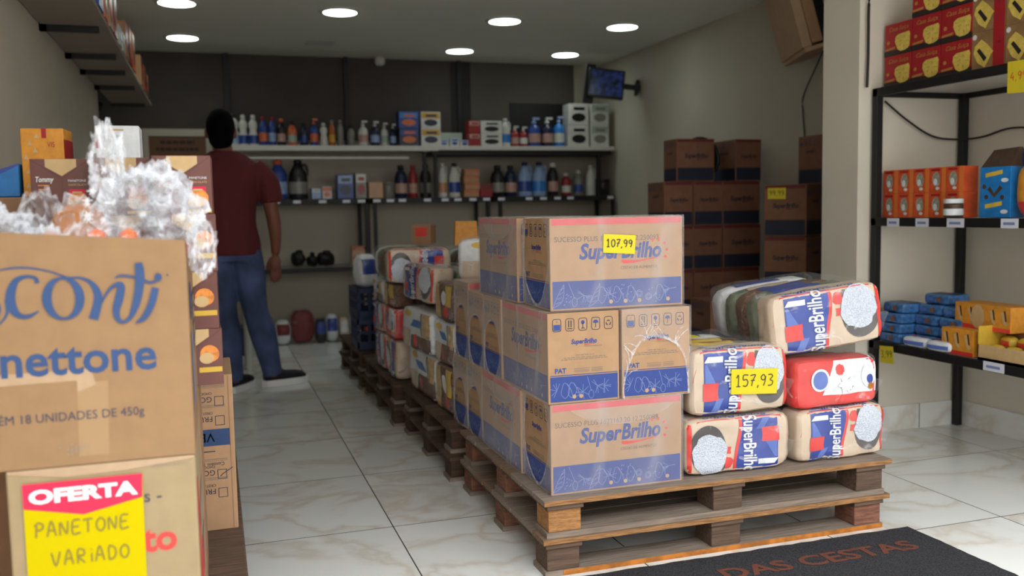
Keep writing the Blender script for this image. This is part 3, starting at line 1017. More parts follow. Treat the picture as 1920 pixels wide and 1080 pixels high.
# third pallet (y 4.36 .. 5.29)
b2('lowest bundle of the third pallet at the aisle, red edge out', 'rice', 1.005, 4.515, z0 + .002, N, .27, .36, .19, 51, True)
b2('lowest bundle of the third pallet next to the blue crates', 'rice', 1.0, 4.82, z0 + .002, N, .29, .36, .19, 52)
b2('second layer bundle of the third pallet at the aisle, red fronted', 'red', 1.0, 4.52, z0 + .20, N, .26, .36, .15, 53)
b2('second layer bundle of the third pallet next to the blue crates', 'rice', .995, 4.82, z0 + .20, N, .28, .36, .15, 54)
b2('third layer bundle of the third pallet at the aisle', 'pasta', 1.0, 4.52, z0 + .358, N, .26, .36, .115, 56)
b2('third layer bundle of the third pallet next to the blue crates', 'mixed', .995, 4.82, z0 + .358, N, .28, .36, .115, 57)
b2('topmost rice bundle of the third pallet, cream face with red edge and blue panel', 'rice', .96, 4.63, z0 + .482, radians(-3), .31, .60, .165, 55, True)
b2('inner lower bundle of the third pallet', 'rice', 1.42, 4.66, z0 + .002, 0, .40, .44, .32, 58)
b2('inner upper bundle of the third pallet under the orange gift box', 'rice', 1.40, 4.66, z0 + .332, 0, .42, .44, .305, 59)
# gift cartons resting on the pile
def slant_box(name, w_, d, h, k, kt=None, taper=.0, parent=None):
    m = MB()
    a, c = w_ / 2, d / 2
    t = 1 - taper
    vs = [(-a, -c, 0), (a, -c, 0), (a, c, 0), (-a, c, 0), (-a * t, -c * t, h), (a * t, -c * t, h), (a * t, c * t, h), (-a * t, c * t, h)]
    m.raw(vs, [(0, 3, 2, 1), (0, 1, 5, 4), (1, 2, 6, 5), (2, 3, 7, 6), (3, 0, 4, 7)], k)
    m.raw(vs, [(4, 5, 6, 7)], kt or k)
    return new_obj(name, m, parent, bevel=.0015)
mat('gift_orange', 'D9922E', .5, var=.1, scale=40)
o = slant_box('gift_box', .125, .12, .125, 'gift_orange', taper=.12)
tag(o, 'orange tapered gift box standing on the bundle pile', 'box')
place(o, (1.255, 4.62, z0 + .646), radians(-12))
ch = MB(); rect(ch, Fr((-.0625, -.0605, 0), (1, 0, 0), (0, .115, .99), .0015), .052, .065, .072, .075, 'gift_brown')
new_obj('label', ch, o)
o = slant_box('small_carton', .10, .11, .10, 'card_dim')
tag(o, 'small dim brown carton beside the orange tapered gift box', 'carton')
place(o, (1.055, 4.72, z0 + .656), radians(-28))
new_obj('label', (lambda m: (rect(m, Fr((-.05, -.055, 0), (1, 0, 0), (0, 0, 1), .001), .02, .04, .08, .085, 'ink_red'), m)[1])(MB()), o)

# blue crates at the far end
def make_crate():
    m = MB()
    W, D, H, t = .40, .36, .186, .012
    root = new_obj('plastic_crate', MB().box(-W / 2, -D / 2, 0, W / 2, D / 2, .012, 'blue_plastic'), bevel=.003)
    for nm, x0, y0, x1, y1, ax in (('side_panel', -W / 2, -D / 2, W / 2, -D / 2 + t, 0), ('side_panel', -W / 2, D / 2 - t, W / 2, D / 2, 0),
                                   ('side_panel', -W / 2, -D / 2, -W / 2 + t, D / 2, 1), ('side_panel', W / 2 - t, -D / 2, W / 2, D / 2, 1)):
        p = MB()
        p.box(x0, y0, .012, x1, y1, .05, 'blue_plastic'); p.box(x0, y0, H - .03, x1, y1, H, 'blue_plastic'); p.box(x0, y0, .10, x1, y1, .115, 'blue_plastic')
        for i in range(7):
            u = i / 6
            if ax == 0:
                x = x0 + (x1 - x0 - .018) * u; p.box(x, y0 + .002, .04, x + .018, y1 - .002, H - .02, 'blue_plastic')
            else:
                y = y0 + (y1 - y0 - .018) * u; p.box(x0 + .002, y, .04, x1 - .002, y + .018, H - .02, 'blue_plastic')
        new_obj(nm, p, root)
    return root
cr0 = make_crate()
for i, lab in enumerate(('dark blue slatted crate at the bottom of its stack by the aisle', 'dark blue slatted crate on top of the other one by the aisle')):
    c = cr0 if i == 0 else copy_tree(cr0)
    tag(c, lab, 'crate', 'blue crates at the far end of the pallets')
    place(c, (1.0, 5.62, z0 + .187 * i), radians(2 * i - 2))
o = new_obj('board', MB().box(-.1, -.1, 0, .1, .1, .02, 'wood_mid'), loc=(1.04, 5.66, z0 + .375), bevel=.003)
tag(o, 'small wooden board lying across the stacked blue crates', 'board')

def wrapped_pouch(lab, x, y, z, w_, d, h, ks, grp, rz=0, cat='bag', seed=1):
    p = Pack(w_, d, h, 3.2, .006, seed)
    m = MB(); p.body(m, ks[0], 9)
    root = new_obj('wrapped_goods', m)
    lb = MB(); patch(lb, p.front(), -.8, .8, -.2 if len(ks) > 1 else 0, .7, ks[-1]); new_obj('label', lb, root)
    fm = MB(); Pack(w_ + .014, d + .014, h + .01, 3.6, .008, seed + 4, 20).body(fm, 'film', 9)
    new_obj('clear_bag', fm, root, (0, 0, -.003))
    tag(root, lab, cat, grp)
    return place(root, (x, y, z), rz)
wrapped_pouch('milky bag with a blue end standing on the crates by the aisle', .865, 5.52, z0 + .376, .13, .13, .20, ['pack_white', 'pack_blue'], None, .4, seed=61)

# ------------------------------------------------------------------ bagged goods on the floor along the back wall
GB = 'bagged goods on the floor by the back wall'
for i, (x, w_, h, ks, lab) in enumerate([
    (.50, .12, .20, ['pack_white', 'floor_red'], 'white and red bagged pack on the floor next to the jeans leg'),
    (.655, .19, .27, ['floor_red', 'floor_red'], 'big dark red bagged pack on the floor by the back wall'),
    (.80, .09, .20, ['black', 'pack_blue'], 'narrow black bagged pack between the red and the blue packs'),
    (.89, .10, .23, ['pack_white', 'pack_blue'], 'white and blue bagged bottle pack on the floor'),
    (.985, .08, .20, ['cream', 'pack_white'], 'pale bagged pack on the floor beside the small red one'),
    (1.09, .12, .21, ['pack_white', 'floor_red'], 'red fronted bagged pack at the end of the floor row'),
    (1.20, .10, .19, ['pack_brown', 'pack_red'], 'brown bagged pack on the floor half behind the blue crates')]):
    wrapped_pouch(lab, x, 7.52 + .02 * (i % 2), .003, w_, .14, h, ks, GB, seed=70 + i)

# ------------------------------------------------------------------ cartons stacked along the right wall
GR = 'dark cartons stacked along the right wall'
SM = (.206, .26, .265)
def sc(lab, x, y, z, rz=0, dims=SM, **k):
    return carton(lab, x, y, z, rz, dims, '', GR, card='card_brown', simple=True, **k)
o = make_pallet(1.05, .45)
tag(o, 'wooden pallet under the dark cartons along the right wall', 'pallet'); place(o, (2.38, 4.98, 0))
zb = .114
rowname = ('lowest', 'second', 'third', 'fourth')
colname = ('nearest the back shelves', 'in the middle', 'nearest the turned stack')
for r in range(4):
    for c, (xc, wc) in enumerate(((2.733, .198), (2.937, .205), (3.178, .270))):
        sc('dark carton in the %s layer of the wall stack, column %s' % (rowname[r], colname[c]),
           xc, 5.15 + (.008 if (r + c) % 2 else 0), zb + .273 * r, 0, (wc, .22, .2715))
zt = zb + .273 * 4
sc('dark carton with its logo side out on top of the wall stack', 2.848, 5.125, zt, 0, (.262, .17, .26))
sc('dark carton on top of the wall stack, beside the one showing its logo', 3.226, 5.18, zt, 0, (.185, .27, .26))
NS = (.235, .30, .28)
ax, ay = 3.085, 4.36
for r, lab in enumerate(('lowest dark carton of the turned stack beside the pilaster', 'second dark carton up the turned stack beside the pilaster', 'third dark carton up the turned stack beside the pilaster',
                         'top dark carton of the turned stack, with a dim yellow price tag')):
    c = sc(lab, ax, ay, .03 + .283 * r, radians(-55), NS)
    if r == 3:
        price_tag(c, .10, .06, '99,99', (-.045, -.153, .235), (0, 0, 0), 'tag_yellow_dim', wd=.003, size=.03)['label'] = 'dim yellow price tag'
o = new_obj('board', MB().box(-.2, -.2, 0, .2, .2, .028, 'wood_dark'), loc=(ax, ay, 0), rot=(0, 0, radians(-55)), bevel=.003)
tag(o, 'wooden base board under the turned carton stack', 'board')
sc('dark carton standing on the turned stack, half hidden by the pilaster', 3.285, 4.36, .03 + .283 * 4, 0, (.20, .22, .27))
sc('half open dark carton low in front of the wall stack, behind the big rice bundle', 2.68, 4.42, .30, radians(-4), (.30, .25, .24))
sc('dark carton under the half open one in front of the wall stack', 2.68, 4.42, .0, radians(-2), (.30, .25, .298))
# black round object behind the topmost carton
m = MB()
ring = [(.132 * cos(2 * pi * i / 36), 0, .132 * sin(2 * pi * i / 36)) for i in range(37)]
m.tube(ring, .012, 'black_plastic', 8, False)
ro = new_obj('round_guard', m, loc=(2.992, 5.238, zt + .146))
tag(ro, 'black round guard peeking out behind the topmost logo carton', 'fan')
d = MB(); d.lathe([(.001, -.008), (.125, -.005), (.125, .005), (.001, .008)], 'black', n=32)
h = new_obj('disc', d, ro, (0, .0, 0), (P90, 0, 0))

# ------------------------------------------------------------------ televisions
t = tag(empty('wall_tv', (3.185, 4.45, 2.105), (0, 0, radians(-22))), 'wall mounted television sleeved in tan cardboard on a black arm', 'television')
tilt = Matrix.Rotation(radians(-15), 4, 'Y')
m = MB(); m.box(-.11, -.26, -.20, -.06, .26, .26, 'card_light', tilt); m.box(-.058, -.265, -.19, .0, .265, .26, 'card', tilt)
m.box(-.10, -.25, -.225, .075, .25, -.20, 'card_light', tilt)
new_obj('cardboard_sleeve', m, t, bevel=.004)
m = MB(); m.box(.0, -.255, -.19, .045, .24, .25, 'black_plastic', tilt); m.box(.045, -.2, -.12, .07, .0, .12, 'black', tilt)
new_obj('tv_back', m, t, bevel=.004)
R = Matrix.Rotation(radians(22), 4, 'Z')
m = MB()
w0 = R @ Vector((.233, -.22, .02))
m.tube([(.06, -.16, .0), (.10, -.20, .01), w0], .022, 'black_metal', 8)
m.box(.19, -.06, -.07, .2345, .04, .07, 'black_metal', R.copy() @ Matrix.Translation((0, -.20, .02)))
new_obj('wall_arm', m, t)
m = MB()
m.tube(spline([(3.413, 4.25, 2.13), (3.405, 4.19, 2.05), (3.40, 4.17, 1.97), (3.36, 4.18, 1.91), (3.28, 4.22, 1.90)], 8), .004, 'black', 6)
o = new_obj('loop_cable', m); tag(o, 'short black cable looping below the cardboard sleeved television', 'cable')
m = MB()
m.tube(spline([(3.20, 4.27, 1.89), (3.28, 4.45, 1.82), (3.41, 4.74, 1.7), (3.414, 4.75, 1.6), (3.412, 4.73, 1.45), (3.414, 4.76, 1.33), (3.413, 4.75, 1.17), (3.413, 4.7, 1.0)], 8), .0045, 'black', 6)
o = new_obj('hanging_cable', m); tag(o, 'thin dark cable hanging down the wall from the cardboard sleeved television', 'cable')

t = tag(empty('wall_monitor', (3.13, 7.0, 2.075), (radians(-6), radians(7), radians(-14))), 'small dark security monitor tilted on an arm near the back corner', 'monitor')
new_obj('casing', MB().box(-.15, .0, -.12, .15, .05, .12, 'black_plastic'), t, bevel=.006)
new_obj('screen', MB().box(-.13, -.004, -.10, .135, .001, .105, 'screen'), t)
new_obj('wall_arm', MB().box(.10, .02, -.02, .29, .05, .02, 'black_metal').box(.25, .0, -.06, .275, .07, .06, 'black_metal'), t)
new_obj('mount_post', MB().box(-.17, .05, -.16, -.09, .10, .16, 'black_metal'), t)

o = new_obj('motion_sensor', MB().lathe([(.03, 0), (.045, -.02), (.045, -.05), (.03, -.07), (.001, -.075)], 'white_lacquer', n=16, cap=False), loc=(1.39, 7.74, ZC))
tag(o, 'small white sensor on the ceiling at the back wall', 'sensor')
m = MB()
for i in range(5): m.box(.73, 7.10 + .04 * i, ZC - .004, .95, 7.115 + .04 * i, ZC, 'shelf_board')
o = new_obj('ceiling_vent', m); tag(o, 'faint slatted vent in the ceiling between two lamps', 'vent')

# ------------------------------------------------------------------ doormat
m = MB()
x0, x1, y0, y1 = .62, 2.09, 1.42, 2.335
n = 40
edge = [(x0 + (x1 - x0) * i / n, y1 + rnd.uniform(-.003, .003)) for i in range(n)] + [(x1 + rnd.uniform(-.003, .003), y1 + (y0 - y1) * i / n) for i in range(n)] + \
       [(x1 + (x0 - x1) * i / n, y0) for i in range(n)] + [(x0, y0 + (y1 - y0) * i / n) for i in range(n)]
b = len(edge)
m.raw([(x, y, 0) for x, y in edge] + [(x, y, .009) for x, y in edge], [tuple(range(b, 2 * b))[::-1]] + [(i, b + i, b + (i + 1) % b, (i + 1) % b) for i in range(b)], 'rubber_mat')
me = new_obj('doormat', m)
tag(me, 'dark grey doormat with brown DAS CESTAS lettering in front of the pallet', 'doormat')
m = MB(); fr = Fr((1.322, 2.168, .009), (1, 0, 0), (0, 1, 0), .0012)
text(m, fr, 'DAS CESTAS', 0, 0, .098, 'mat_text', 'LEFT', bold=.025, width=.665)
new_obj('lettering', m, me)

# ------------------------------------------------------------------ right-hand shelf rack with sweets
XF, XK = 2.805, 3.315
t = tag(empty('shelf_rack', (0, 0, 0)), 'black metal shelf rack with sweets along the right wall', 'shelf rack')
YE, YN = 3.40, 1.55
for x in (XF, XK - .032):
    for y in (YE - .032, YN):
        new_obj('upright', MB().box(x, y, 0, x + .032, y + .032, 1.555 if True else 0, 'black_metal'), t, bevel=.002)
for z in (.434, .985, 1.555):
    m = MB()
    m.box(XF, YN, z - .036, XF + .02, YE, z, 'black_metal'); m.box(XK - .02, YN, z - .036, XK, YE, z, 'black_metal')
    m.box(XF, YE - .02, z - .036, XK, YE, z, 'black_metal'); m.box(XF, YN, z - .036, XK, YN + .02, z, 'black_metal')
    new_obj('shelf_frame', m, t, bevel=.002)
    new_obj('shelf_panel', MB().box(XF + .02, YN + .02, z - .012, XK - .02, YE - .02, z - .001, 'white_lacquer'), t)
for y, z, w_ in ((3.255, .965, .075), (3.085, .965, .075), (2.905, .965, .09), (2.645, .965, .08), (2.70, .418, .10)):
    m = MB(); rect(m, Fr((XF, y + w_ / 2, z - .017), (0, -1, 0), (0, 0, 1), .002), 0, 0, w_, .036, 'tag_white')
    rect(m, Fr((XF, y + w_ / 2, z - .017), (0, -1, 0), (0, 0, 1), .003), w_ * .15, .012, w_ * .8, .022, 'ink_pale')
    new_obj('price_strip', m, t)['label'] = 'white shelf price strip'
pt = price_tag(t, .10, .115, '4,99', (XF - .003, 2.62, 1.50), (0, 0, -P90), 'tag_yellow_dim', size=.03, pen='ink_red'); pt['label'] = 'yellow price tag clipped under the top shelf'
pt = price_tag(t, .085, .075, '3,99', (XF - .006, 3.275, .385), (0, radians(-6), -P90), 'tag_yellow_dim', size=.03); pt['label'] = 'yellow price tag hanging from the lowest shelf'

# cables on the right
m = MB()
m.tube(spline([(2.80, 3.395, 2.3), (2.785, 3.395, 2.05), (2.775, 3.395, 1.9), (2.775, 3.395, 1.7), (2.77, 3.394, 1.56)], 8), .006, 'black', 6)
o = new_obj('wall_cable', m); tag(o, 'dark cable running down the pale pilaster strip to the rack', 'cable')
m = MB()
m.tube(spline([(2.86, 3.385, 1.50), (2.98, 3.385, 1.42), (3.12, 3.385, 1.35), (3.26, 3.385, 1.335), (3.325, 3.3, 1.34), (3.325, 3.15, 1.365), (3.325, 3.0, 1.35), (3.325, 2.8, 1.3), (3.325, 2.5, 1.32)], 8), .0045, 'black', 6)
o = new_obj('slack_cable', m); tag(o, 'slack thin cable strung along the wall behind the rack', 'cable')

# top shelf: red biscuit boxes, then gold and red ones; printed faces look to the aisle (-x)
GT = 'boxes on the top shelf of the right rack'
mat('box_red', 'A5141F', .45, var=.06, scale=30)
mat('box_tray', '241C1A', .5)
mat('box_gold', '8E6C45', .45, var=.18, scale=18)
mat('bread_slice', 'D9BE58', .6, var=.12, scale=60)
mat('ink_gold', 'B8823C', .5)
def aisle_frame(W):      # local frame of a box whose face looks to -y before it is turned to the aisle
    return W
def red_box(W, D, H):
    root = new_obj('biscuit_box', MB().box(-W / 2, -D / 2, .022, W / 2, D / 2, H, 'box_red'), bevel=.0015)
    new_obj('tray', MB().box(-W / 2 - .001, -D / 2 - .001, 0, W / 2 + .001, D / 2, .022, 'box_tray'), root)
    m = MB(); fr = Fr((-W / 2, -D / 2, 0), (1, 0, 0), (0, 0, 1), .0008)
    text(m, fr, 'Casa Su\u00ed\u00e7a', W * .52, H * .76, H * .19, 'ink_gold', shear=.35, width=W * .74, bold=.01)
    pts = [(.40, .40), (.42, .56), (.52, .63), (.93, .66), (.97, .58), (.95, .22), (.90, .14), (.78, .10), (.62, .09), (.50, .16)]
    poly2(m, fr, [(a * W, b * H) for a, b in pts], 'bread_slice', .0014)
    r = random.Random(3)
    for i in range(9):
        ell(m, fr, W * r.uniform(.48, .9), H * r.uniform(.18, .58), .003, .003, 'ink_gold', .002, 8)
    ell(m, fr, W * .14, H * .42, W * .06, H * .06, 'ink_gold', .001, 12)
    poly2(m, fr, [(W * .02, H * .17), (W * .38, H * .19), (W * .42, H * .27), (W * .02, H * .23)], 'ink_gold', .001)
    new_obj('printing', m, root)
    return root
def gold_box(W, D, H):
    root = new_obj('biscuit_box', MB().box(-W / 2, -D / 2, 0, W / 2, D / 2, H, 'box_gold'), bevel=.0015)
    m = MB(); fr = Fr((-W / 2, -D / 2, 0), (1, 0, 0), (0, 0, 1), .0008)
    rect(m, fr, W * .66, 0, W, H, 'box_red')
    poly2(m, fr, [(W * a, H * b) for a, b in ((.06, .46), (.10, .64), (.30, .80), (.48, .66), (.68, .44), (.60, .36), (.55, .26), (.42, .06), (.2, .20))], 'bread_slice', .0014)
    poly2(m, fr, [(W * a, H * b) for a, b in ((.17, .52), (.25, .58), (.48, .30), (.40, .22))], 'box_tray', .002)
    ell(m, fr, W * .09, H * .88, W * .07, H * .07, 'pack_white', .001, 10)
    text(m, fr, 'Su', W * .83, H * .62, H * .14, 'ink_gold', shear=.3)
    new_obj('printing', m, root)
    return root
rb0, gb0 = red_box(.160, .19, .136), gold_box(.156, .19, .148)
nm_r = ('bottom row', 'second row', 'third row')
firstr = firstg = True
for r in range(3):
    for c, lab in enumerate(('next to the pilaster', 'between two other red ones', 'next to the gold ones')):
        if r == 2 and c == 0: continue
        o = rb0 if firstr else copy_tree(rb0)
        firstr = False
        tag(o, 'red bread slice box, %s of the top shelf, %s' % (nm_r[r], lab), 'box', GT)
        place(o, (2.862 + .095, 3.313 - .165 * c, 1.556 + .1365 * r), -P90)
    for c, lab in enumerate(('next to the red ones', 'second from the red ones', 'third from the red ones', 'fourth from the red ones')):
        if c > 2: continue
        o = gb0 if firstg else copy_tree(gb0)
        firstg = False
        tag(o, 'gold and red boxed cake, %s of the top shelf, %s' % (nm_r[r], lab), 'box', GT)
        place(o, (2.862 + .095, 2.824 - .160 * c, 1.556 + .1485 * r), -P90)

# middle shelf: orange boxes five by two, a jar, a blue box, an orange bag
mat('box_orange', 'D4552A', .45, var=.12, scale=26)
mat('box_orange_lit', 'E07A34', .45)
mat('egg_grey', '9A9C8C', .5, var=.3, scale=50)
GO = 'orange boxes on the middle shelf of the right rack'
def orange_box(W, D, H):
    root = new_obj('chocolate_box', MB().box(-W / 2, -D / 2, 0, W / 2, D / 2, H, 'box_orange'), bevel=.0012)
    m = MB(); fr = Fr((-W / 2, -D / 2, 0), (1, 0, 0), (0, 0, 1), .0008)
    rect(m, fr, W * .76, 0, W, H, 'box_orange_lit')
    ell(m, fr, W * .42, H * .52, W * .24, H * .30, 'egg_grey', .001); ell(m, fr, W * .38, H * .42, W * .12, H * .14, 'pack_white', .0015)
    rect(m, fr, W * .12, H * .86, W * .66, H * .94, 'box_red', .001)
    ell(m, fr, W * .5, H * .16, W * .12, H * .06, 'pack_white', .001)
    new_obj('printing', m, root)
    return root
ob0 = orange_box(.090, .075, .1035)
cols = ('beside the rack end', 'second along', 'middle of the five', 'fourth along', 'beside the rack upright')
for r in range(2):
    for c in range(5):
        o = ob0 if r == c == 0 else copy_tree(ob0)
        tag(o, 'orange chocolate box in the %s row, %s on the middle shelf' % (('lower', 'upper')[r], cols[c]), 'box', GO)
        place(o, (2.862 + .04, 3.345 - .092 * c, .986 + .104 * r), -P90)
j = new_obj('spread_jar', MB().lathe([(.03, 0), (.036, .006), (.037, .050), (.034, .058)], 'pack_brown', n=24), loc=(2.835, 2.95, .986))
tag(j, 'small jar of dark spread with white lid in front of the orange boxes', 'jar')
new_obj('lid', MB().lathe([(.036, .058), (.037, .061), (.037, .073), (.035, .076)], 'pack_white', n=24), j)
m = MB(); m.lathe([(.0372, .010), (.0378, .012), (.0378, .034), (.0372, .036)], 'pack_white', n=24, cap=False)
new_obj('label', m, j)
m = MB(); m.box(-.068, -.06, 0, .068, .06, .19, 'pack_brightblue' if 'pack_brightblue' in M else 'pack_blue')
mat('sweet_blue', '1C78C0', .4, var=.12, scale=30)
m = MB(); m.box(-.068, -.06, 0, .068, .06, .195, 'sweet_blue')
bx = new_obj('sweets_box', m, bevel=.002)
tag(bx, 'tall bright blue sweets box with a brown top on the middle shelf', 'box')
place(bx, (2.93, 2.785, .986), -P90 + .08)
m = MB(); m.raw([(-.066, -.058, .195), (.066, -.058, .195), (.066, .058, .195), (-.066, .058, .195), (-.050, -.01, .262), (.060, -.01, .268), (.060, .01, .268), (-.05, .01, .262)],
  [(0, 1, 5, 4), (1, 2, 6, 5), (2, 3, 7, 6), (3, 0, 4, 7), (4, 5, 6, 7)], 'pack_brown')
new_obj('lid', m, bx)
m = MB(); fr = Fr((-.068, -.06, 0), (1, 0, 0), (0, 0, 1), .001)
for y in (.035, .155):
    poly2(m, fr, [(.025, y), (.1, y + .012), (.1, y + .028), (.025, y + .016)], 'pack_yellow'); ell(m, fr, .11, y - .012, .016, .008, 'pack_white')
ribbon(m, fr, [(.04, .115), (.065, .085), (.095, .118)], .016, 'pack_brown')
for a, c in ((.03, .08), (.1, .078), (.02, .12)): ell(m, fr, a, c, .009, .009, 'pack_brown')
new_obj('printing', m, bx)
p = Pack(.16, .09, .20, 3.6, .003, 91); m = MB(); p.body(m, 'gift_orange', 10)
bg_ = new_obj('sweets_bag', m); tag(bg_, 'orange and red sweets bag with a blue top at the edge of the photo', 'bag')
place(bg_, (2.92, 2.62, .986), -P90)
m = MB(); patch(m, p.front(), -.9, .9, -.95, -.4, 'pack_red'); patch(m, p.front(), -.3, .85, -.1, .2, 'gift_cream'); new_obj('label', m, bg_)
m = MB(); Pack(.15, .05, .085, 3.6, .003, 92).body(m, 'pack_blue', 8); new_obj('folded_top', m, bg_, (0, 0, .18))

# lowest shelf
GW = 'blue wafer packs on the lowest shelf of the right rack'
mat('wafer_blue', '3F6FA6', .35, var=.35, scale=50, coat=.4)
mat('wafer_dark', '23406E', .35, var=.4, scale=60)
def wafer(seed):
    p = Pack(.136, .13, .0435, 8, .003, seed, 30); m = MB(); p.body(m, 'wafer_blue', 9)
    o = new_obj('wafer_pack', m)
    m = MB(); disc(m, p.front(), .25, .0, .2, .55, 'card_brown', jag=.2); patch(m, p.top(), -.8, .8, -.6, .6, 'wafer_dark', 6, 5); patch(m, p.front(), -.9, -.2, -.4, .3, 'pack_lightblue', 4, 3)
    new_obj('label', m, o)
    return o
wf0 = wafer(95)
fst = True
colw = ('beside the rice bundle', 'in the middle column', 'beside the orange box')
for c in range(3):
    for k in range((4, 5, 4)[c]):
        o = wf0 if fst else copy_tree(wf0)
        fst = False
        tag(o, 'blue wafer pack on the lowest shelf, layer %s from the shelf, %s' % (('one', 'two', 'three', 'four', 'five')[k], colw[c]), 'wafer pack', GW)
        place(o, (2.885 + .02 * (k == 3) + .05 * (k == 4) + .07 * (c > 0), 3.29 - .139 * c, .435 + .0442 * k), -P90 + .06 * ((k + c) % 3 - 1))
for i, (x, y, lab) in enumerate(((2.84, 3.135, 'white and blue flat pack with red ovals at the shelf edge, near the wafers'), (2.84, 3.0, 'white and blue flat pack with red ovals at the shelf edge, near the orange box'))):
    p = Pack(.13, .06, .045, 3.6, .003, 97 + i); m = MB(); p.body(m, 'pack_white', 8)
    o = new_obj('sweets_pack', m); tag(o, lab, 'sweets pack'); place(o, (x, y, .435), -P90 + .1)
    m = MB(); disc(m, p.top(), -.3, 0, .25, .4, 'pack_red', e=.003); patch(m, p.front(), -.8, .8, -.5, .2, 'pack_lightblue'); disc(m, p.top(), .5, -.1, .2, .3, 'pack_brown', e=.003)
    new_obj('label', m, o)
def orange_carton(lab, W, D, H, x, y, z, rz):
    o = new_obj('chocolate_box', MB().box(-W / 2, -D / 2, 0, W / 2, D / 2, H, 'gift_orange'), bevel=.0015)
    m = MB(); fr = Fr((-W / 2, -D / 2, 0), (1, 0, 0), (0, 0, 1), .001)
    rect(m, fr, 0, 0, W, H * .16, 'pack_red')
    k = max(2, int(W / .05))
    for i in range(k):
        x_ = W * (i + .5) / k; ribbon(m, fr, [(x_ - .012, H * .8), (x_, H * .4), (x_ + .012, H * .3)], .014, 'gift_cream'); ribbon(m, fr, [(x_, H * .85), (x_ + .008, H * .45)], .008, 'pack_brown', .0014)
    new_obj('printing', m, o)
    tag(o, lab, 'box'); return place(o, (x, y, z), rz)
orange_carton('lower orange chocolate box by the yellow display tray', .165, .13, .105, 2.895, 2.91, .435, -P90)
o = orange_carton('upper orange chocolate box with a big pale disc, standing on the lower one', .29, .12, .10, 2.95, 2.845, .541, -P90 - .05)
m = MB(); ell(m, Fr((-.145, -.06, 0), (1, 0, 0), (0, 0, 1), .002), .125, .05, .035, .048, 'gift_cream'); new_obj('disc_label', m, o)
m = MB(); W, D, H = .26, .14, .13
m.box(-W / 2, -D / 2, 0, W / 2, D / 2, .01, 'pack_yellow'); m.box(-W / 2, -D / 2, 0, W / 2, -D / 2 + .004, .06, 'gift_cream'); m.box(-W / 2, D / 2 - .004, 0, W / 2, D / 2, H, 'card_brown')
m.box(-W / 2, -D / 2, 0, -W / 2 + .004, D / 2, H, 'pack_yellow'); m.box(W / 2 - .004, -D / 2, 0, W / 2, D / 2, H, 'pack_yellow')
tr = new_obj('display_tray', m); tag(tr, 'yellow cardboard display tray of wrapped sweets on the lowest shelf', 'display tray'); place(tr, (2.89, 2.665, .435), -P90)
for i in range(6):
    p = Pack(.075, .05, .05, 2.6, .004, 110 + i); m = MB(); p.body(m, 'pack_yellow', 8)
    o = new_obj('wrapped_sweet', m); tag(o, 'yellow wrapped sweet in the display tray, %s, %s' % (('back row', 'front row')[i // 3], ('near the orange box', 'middle', 'near the photo edge')[i % 3]), 'sweet', 'wrapped sweets in the yellow tray')
    place(o, (2.925 - .06 * (i // 3), 2.745 - .08 * (i % 3), .446 + .03 * (1 - i // 3)), -P90 + .3 * (i % 3 - 1))
    m = MB(); patch(m, p.front(), -.8, .8, -.5, .3, 'pack_red', 6, 4); new_obj('label', m, o)

# ------------------------------------------------------------------ shelves along the back wall
YF = 7.42
def back_rack(lab, x0, x1, zs, legs):
    t = tag(empty('back_shelf_rack', (x0, YF, 0)), lab, 'shelf rack', 'black shelf racks along the back wall')
    w_ = x1 - x0
    for x in (0, w_ - .03):
        for y in (0, .36):
            new_obj('upright', MB().box(x, y, 0, x + .03, y + .03, legs, 'black_metal'), t, bevel=.002)
    for z in zs:
        m = MB(); m.box(0, 0, z - .04, w_, .02, z, 'black_metal'); m.box(0, .37, z - .04, w_, .39, z, 'black_metal'); m.box(0, .02, z - .04, .02, .37, z, 'black_metal'); m.box(w_ - .02, .02, z - .04, w_, .37, z, 'black_metal')
        m.box(.02, .02, z - .01, w_ - .02, .37, z - .001, 'shelf_board')
        new_obj('shelf', m, t)
    return t
back_rack('black shelf rack on the back wall behind the maroon shirted person', .20, 1.205, (.62, 1.165), 1.165)
back_rack('black shelf rack in the middle of the back wall', 1.245, 2.235, (.62, 1.165), 1.165)
back_rack('black shelf rack at the corner end of the back wall', 2.315, 3.39, (.62, 1.165), 1.165)
t = tag(empty('long_shelf', (0, YF, 0)), 'long pale upper shelf of bottles and paper goods on the back wall', 'shelf')
m = MB(); m.box(.13, 0, 1.548, 1.80, .40, 1.59, 'white_lacquer'); new_obj('shelf_board', m, t, bevel=.003)
m = MB(); m.box(1.80, 0, 1.555, 3.39, .40, 1.59, 'white_lacquer'); new_obj('shelf_board', m, t, bevel=.003)
m = MB(); m.box(1.75, .02, 1.52, 3.37, .38, 1.5545, 'black_metal'); new_obj('shelf_frame', m, t)
m = MB(); m.box(.14, .004, 1.485, 1.55, .03, 1.50, 'white_lacquer'); new_obj('shelf_rail', m, t)
for x in (1.675, 1.765, 3.24):
    new_obj('upright', MB().box(x, .03, 1.166, x + .028, .06, 1.52 if x > 1.7 else 1.548, 'black_metal'), t)
m = MB(); m.box(.16, .36, 1.166, .19, .39, 1.548, 'black_metal'); new_obj('upright', m, t)

def price_row(parent, xs, z, y=-.002):
    for x in xs:
        m = MB(); rect(m, Fr((x, y, z), (1, 0, 0), (0, 0, 1), .0015), -.03, -.012, .03, .012, 'tag_white'); new_obj('price_strip', m, parent)

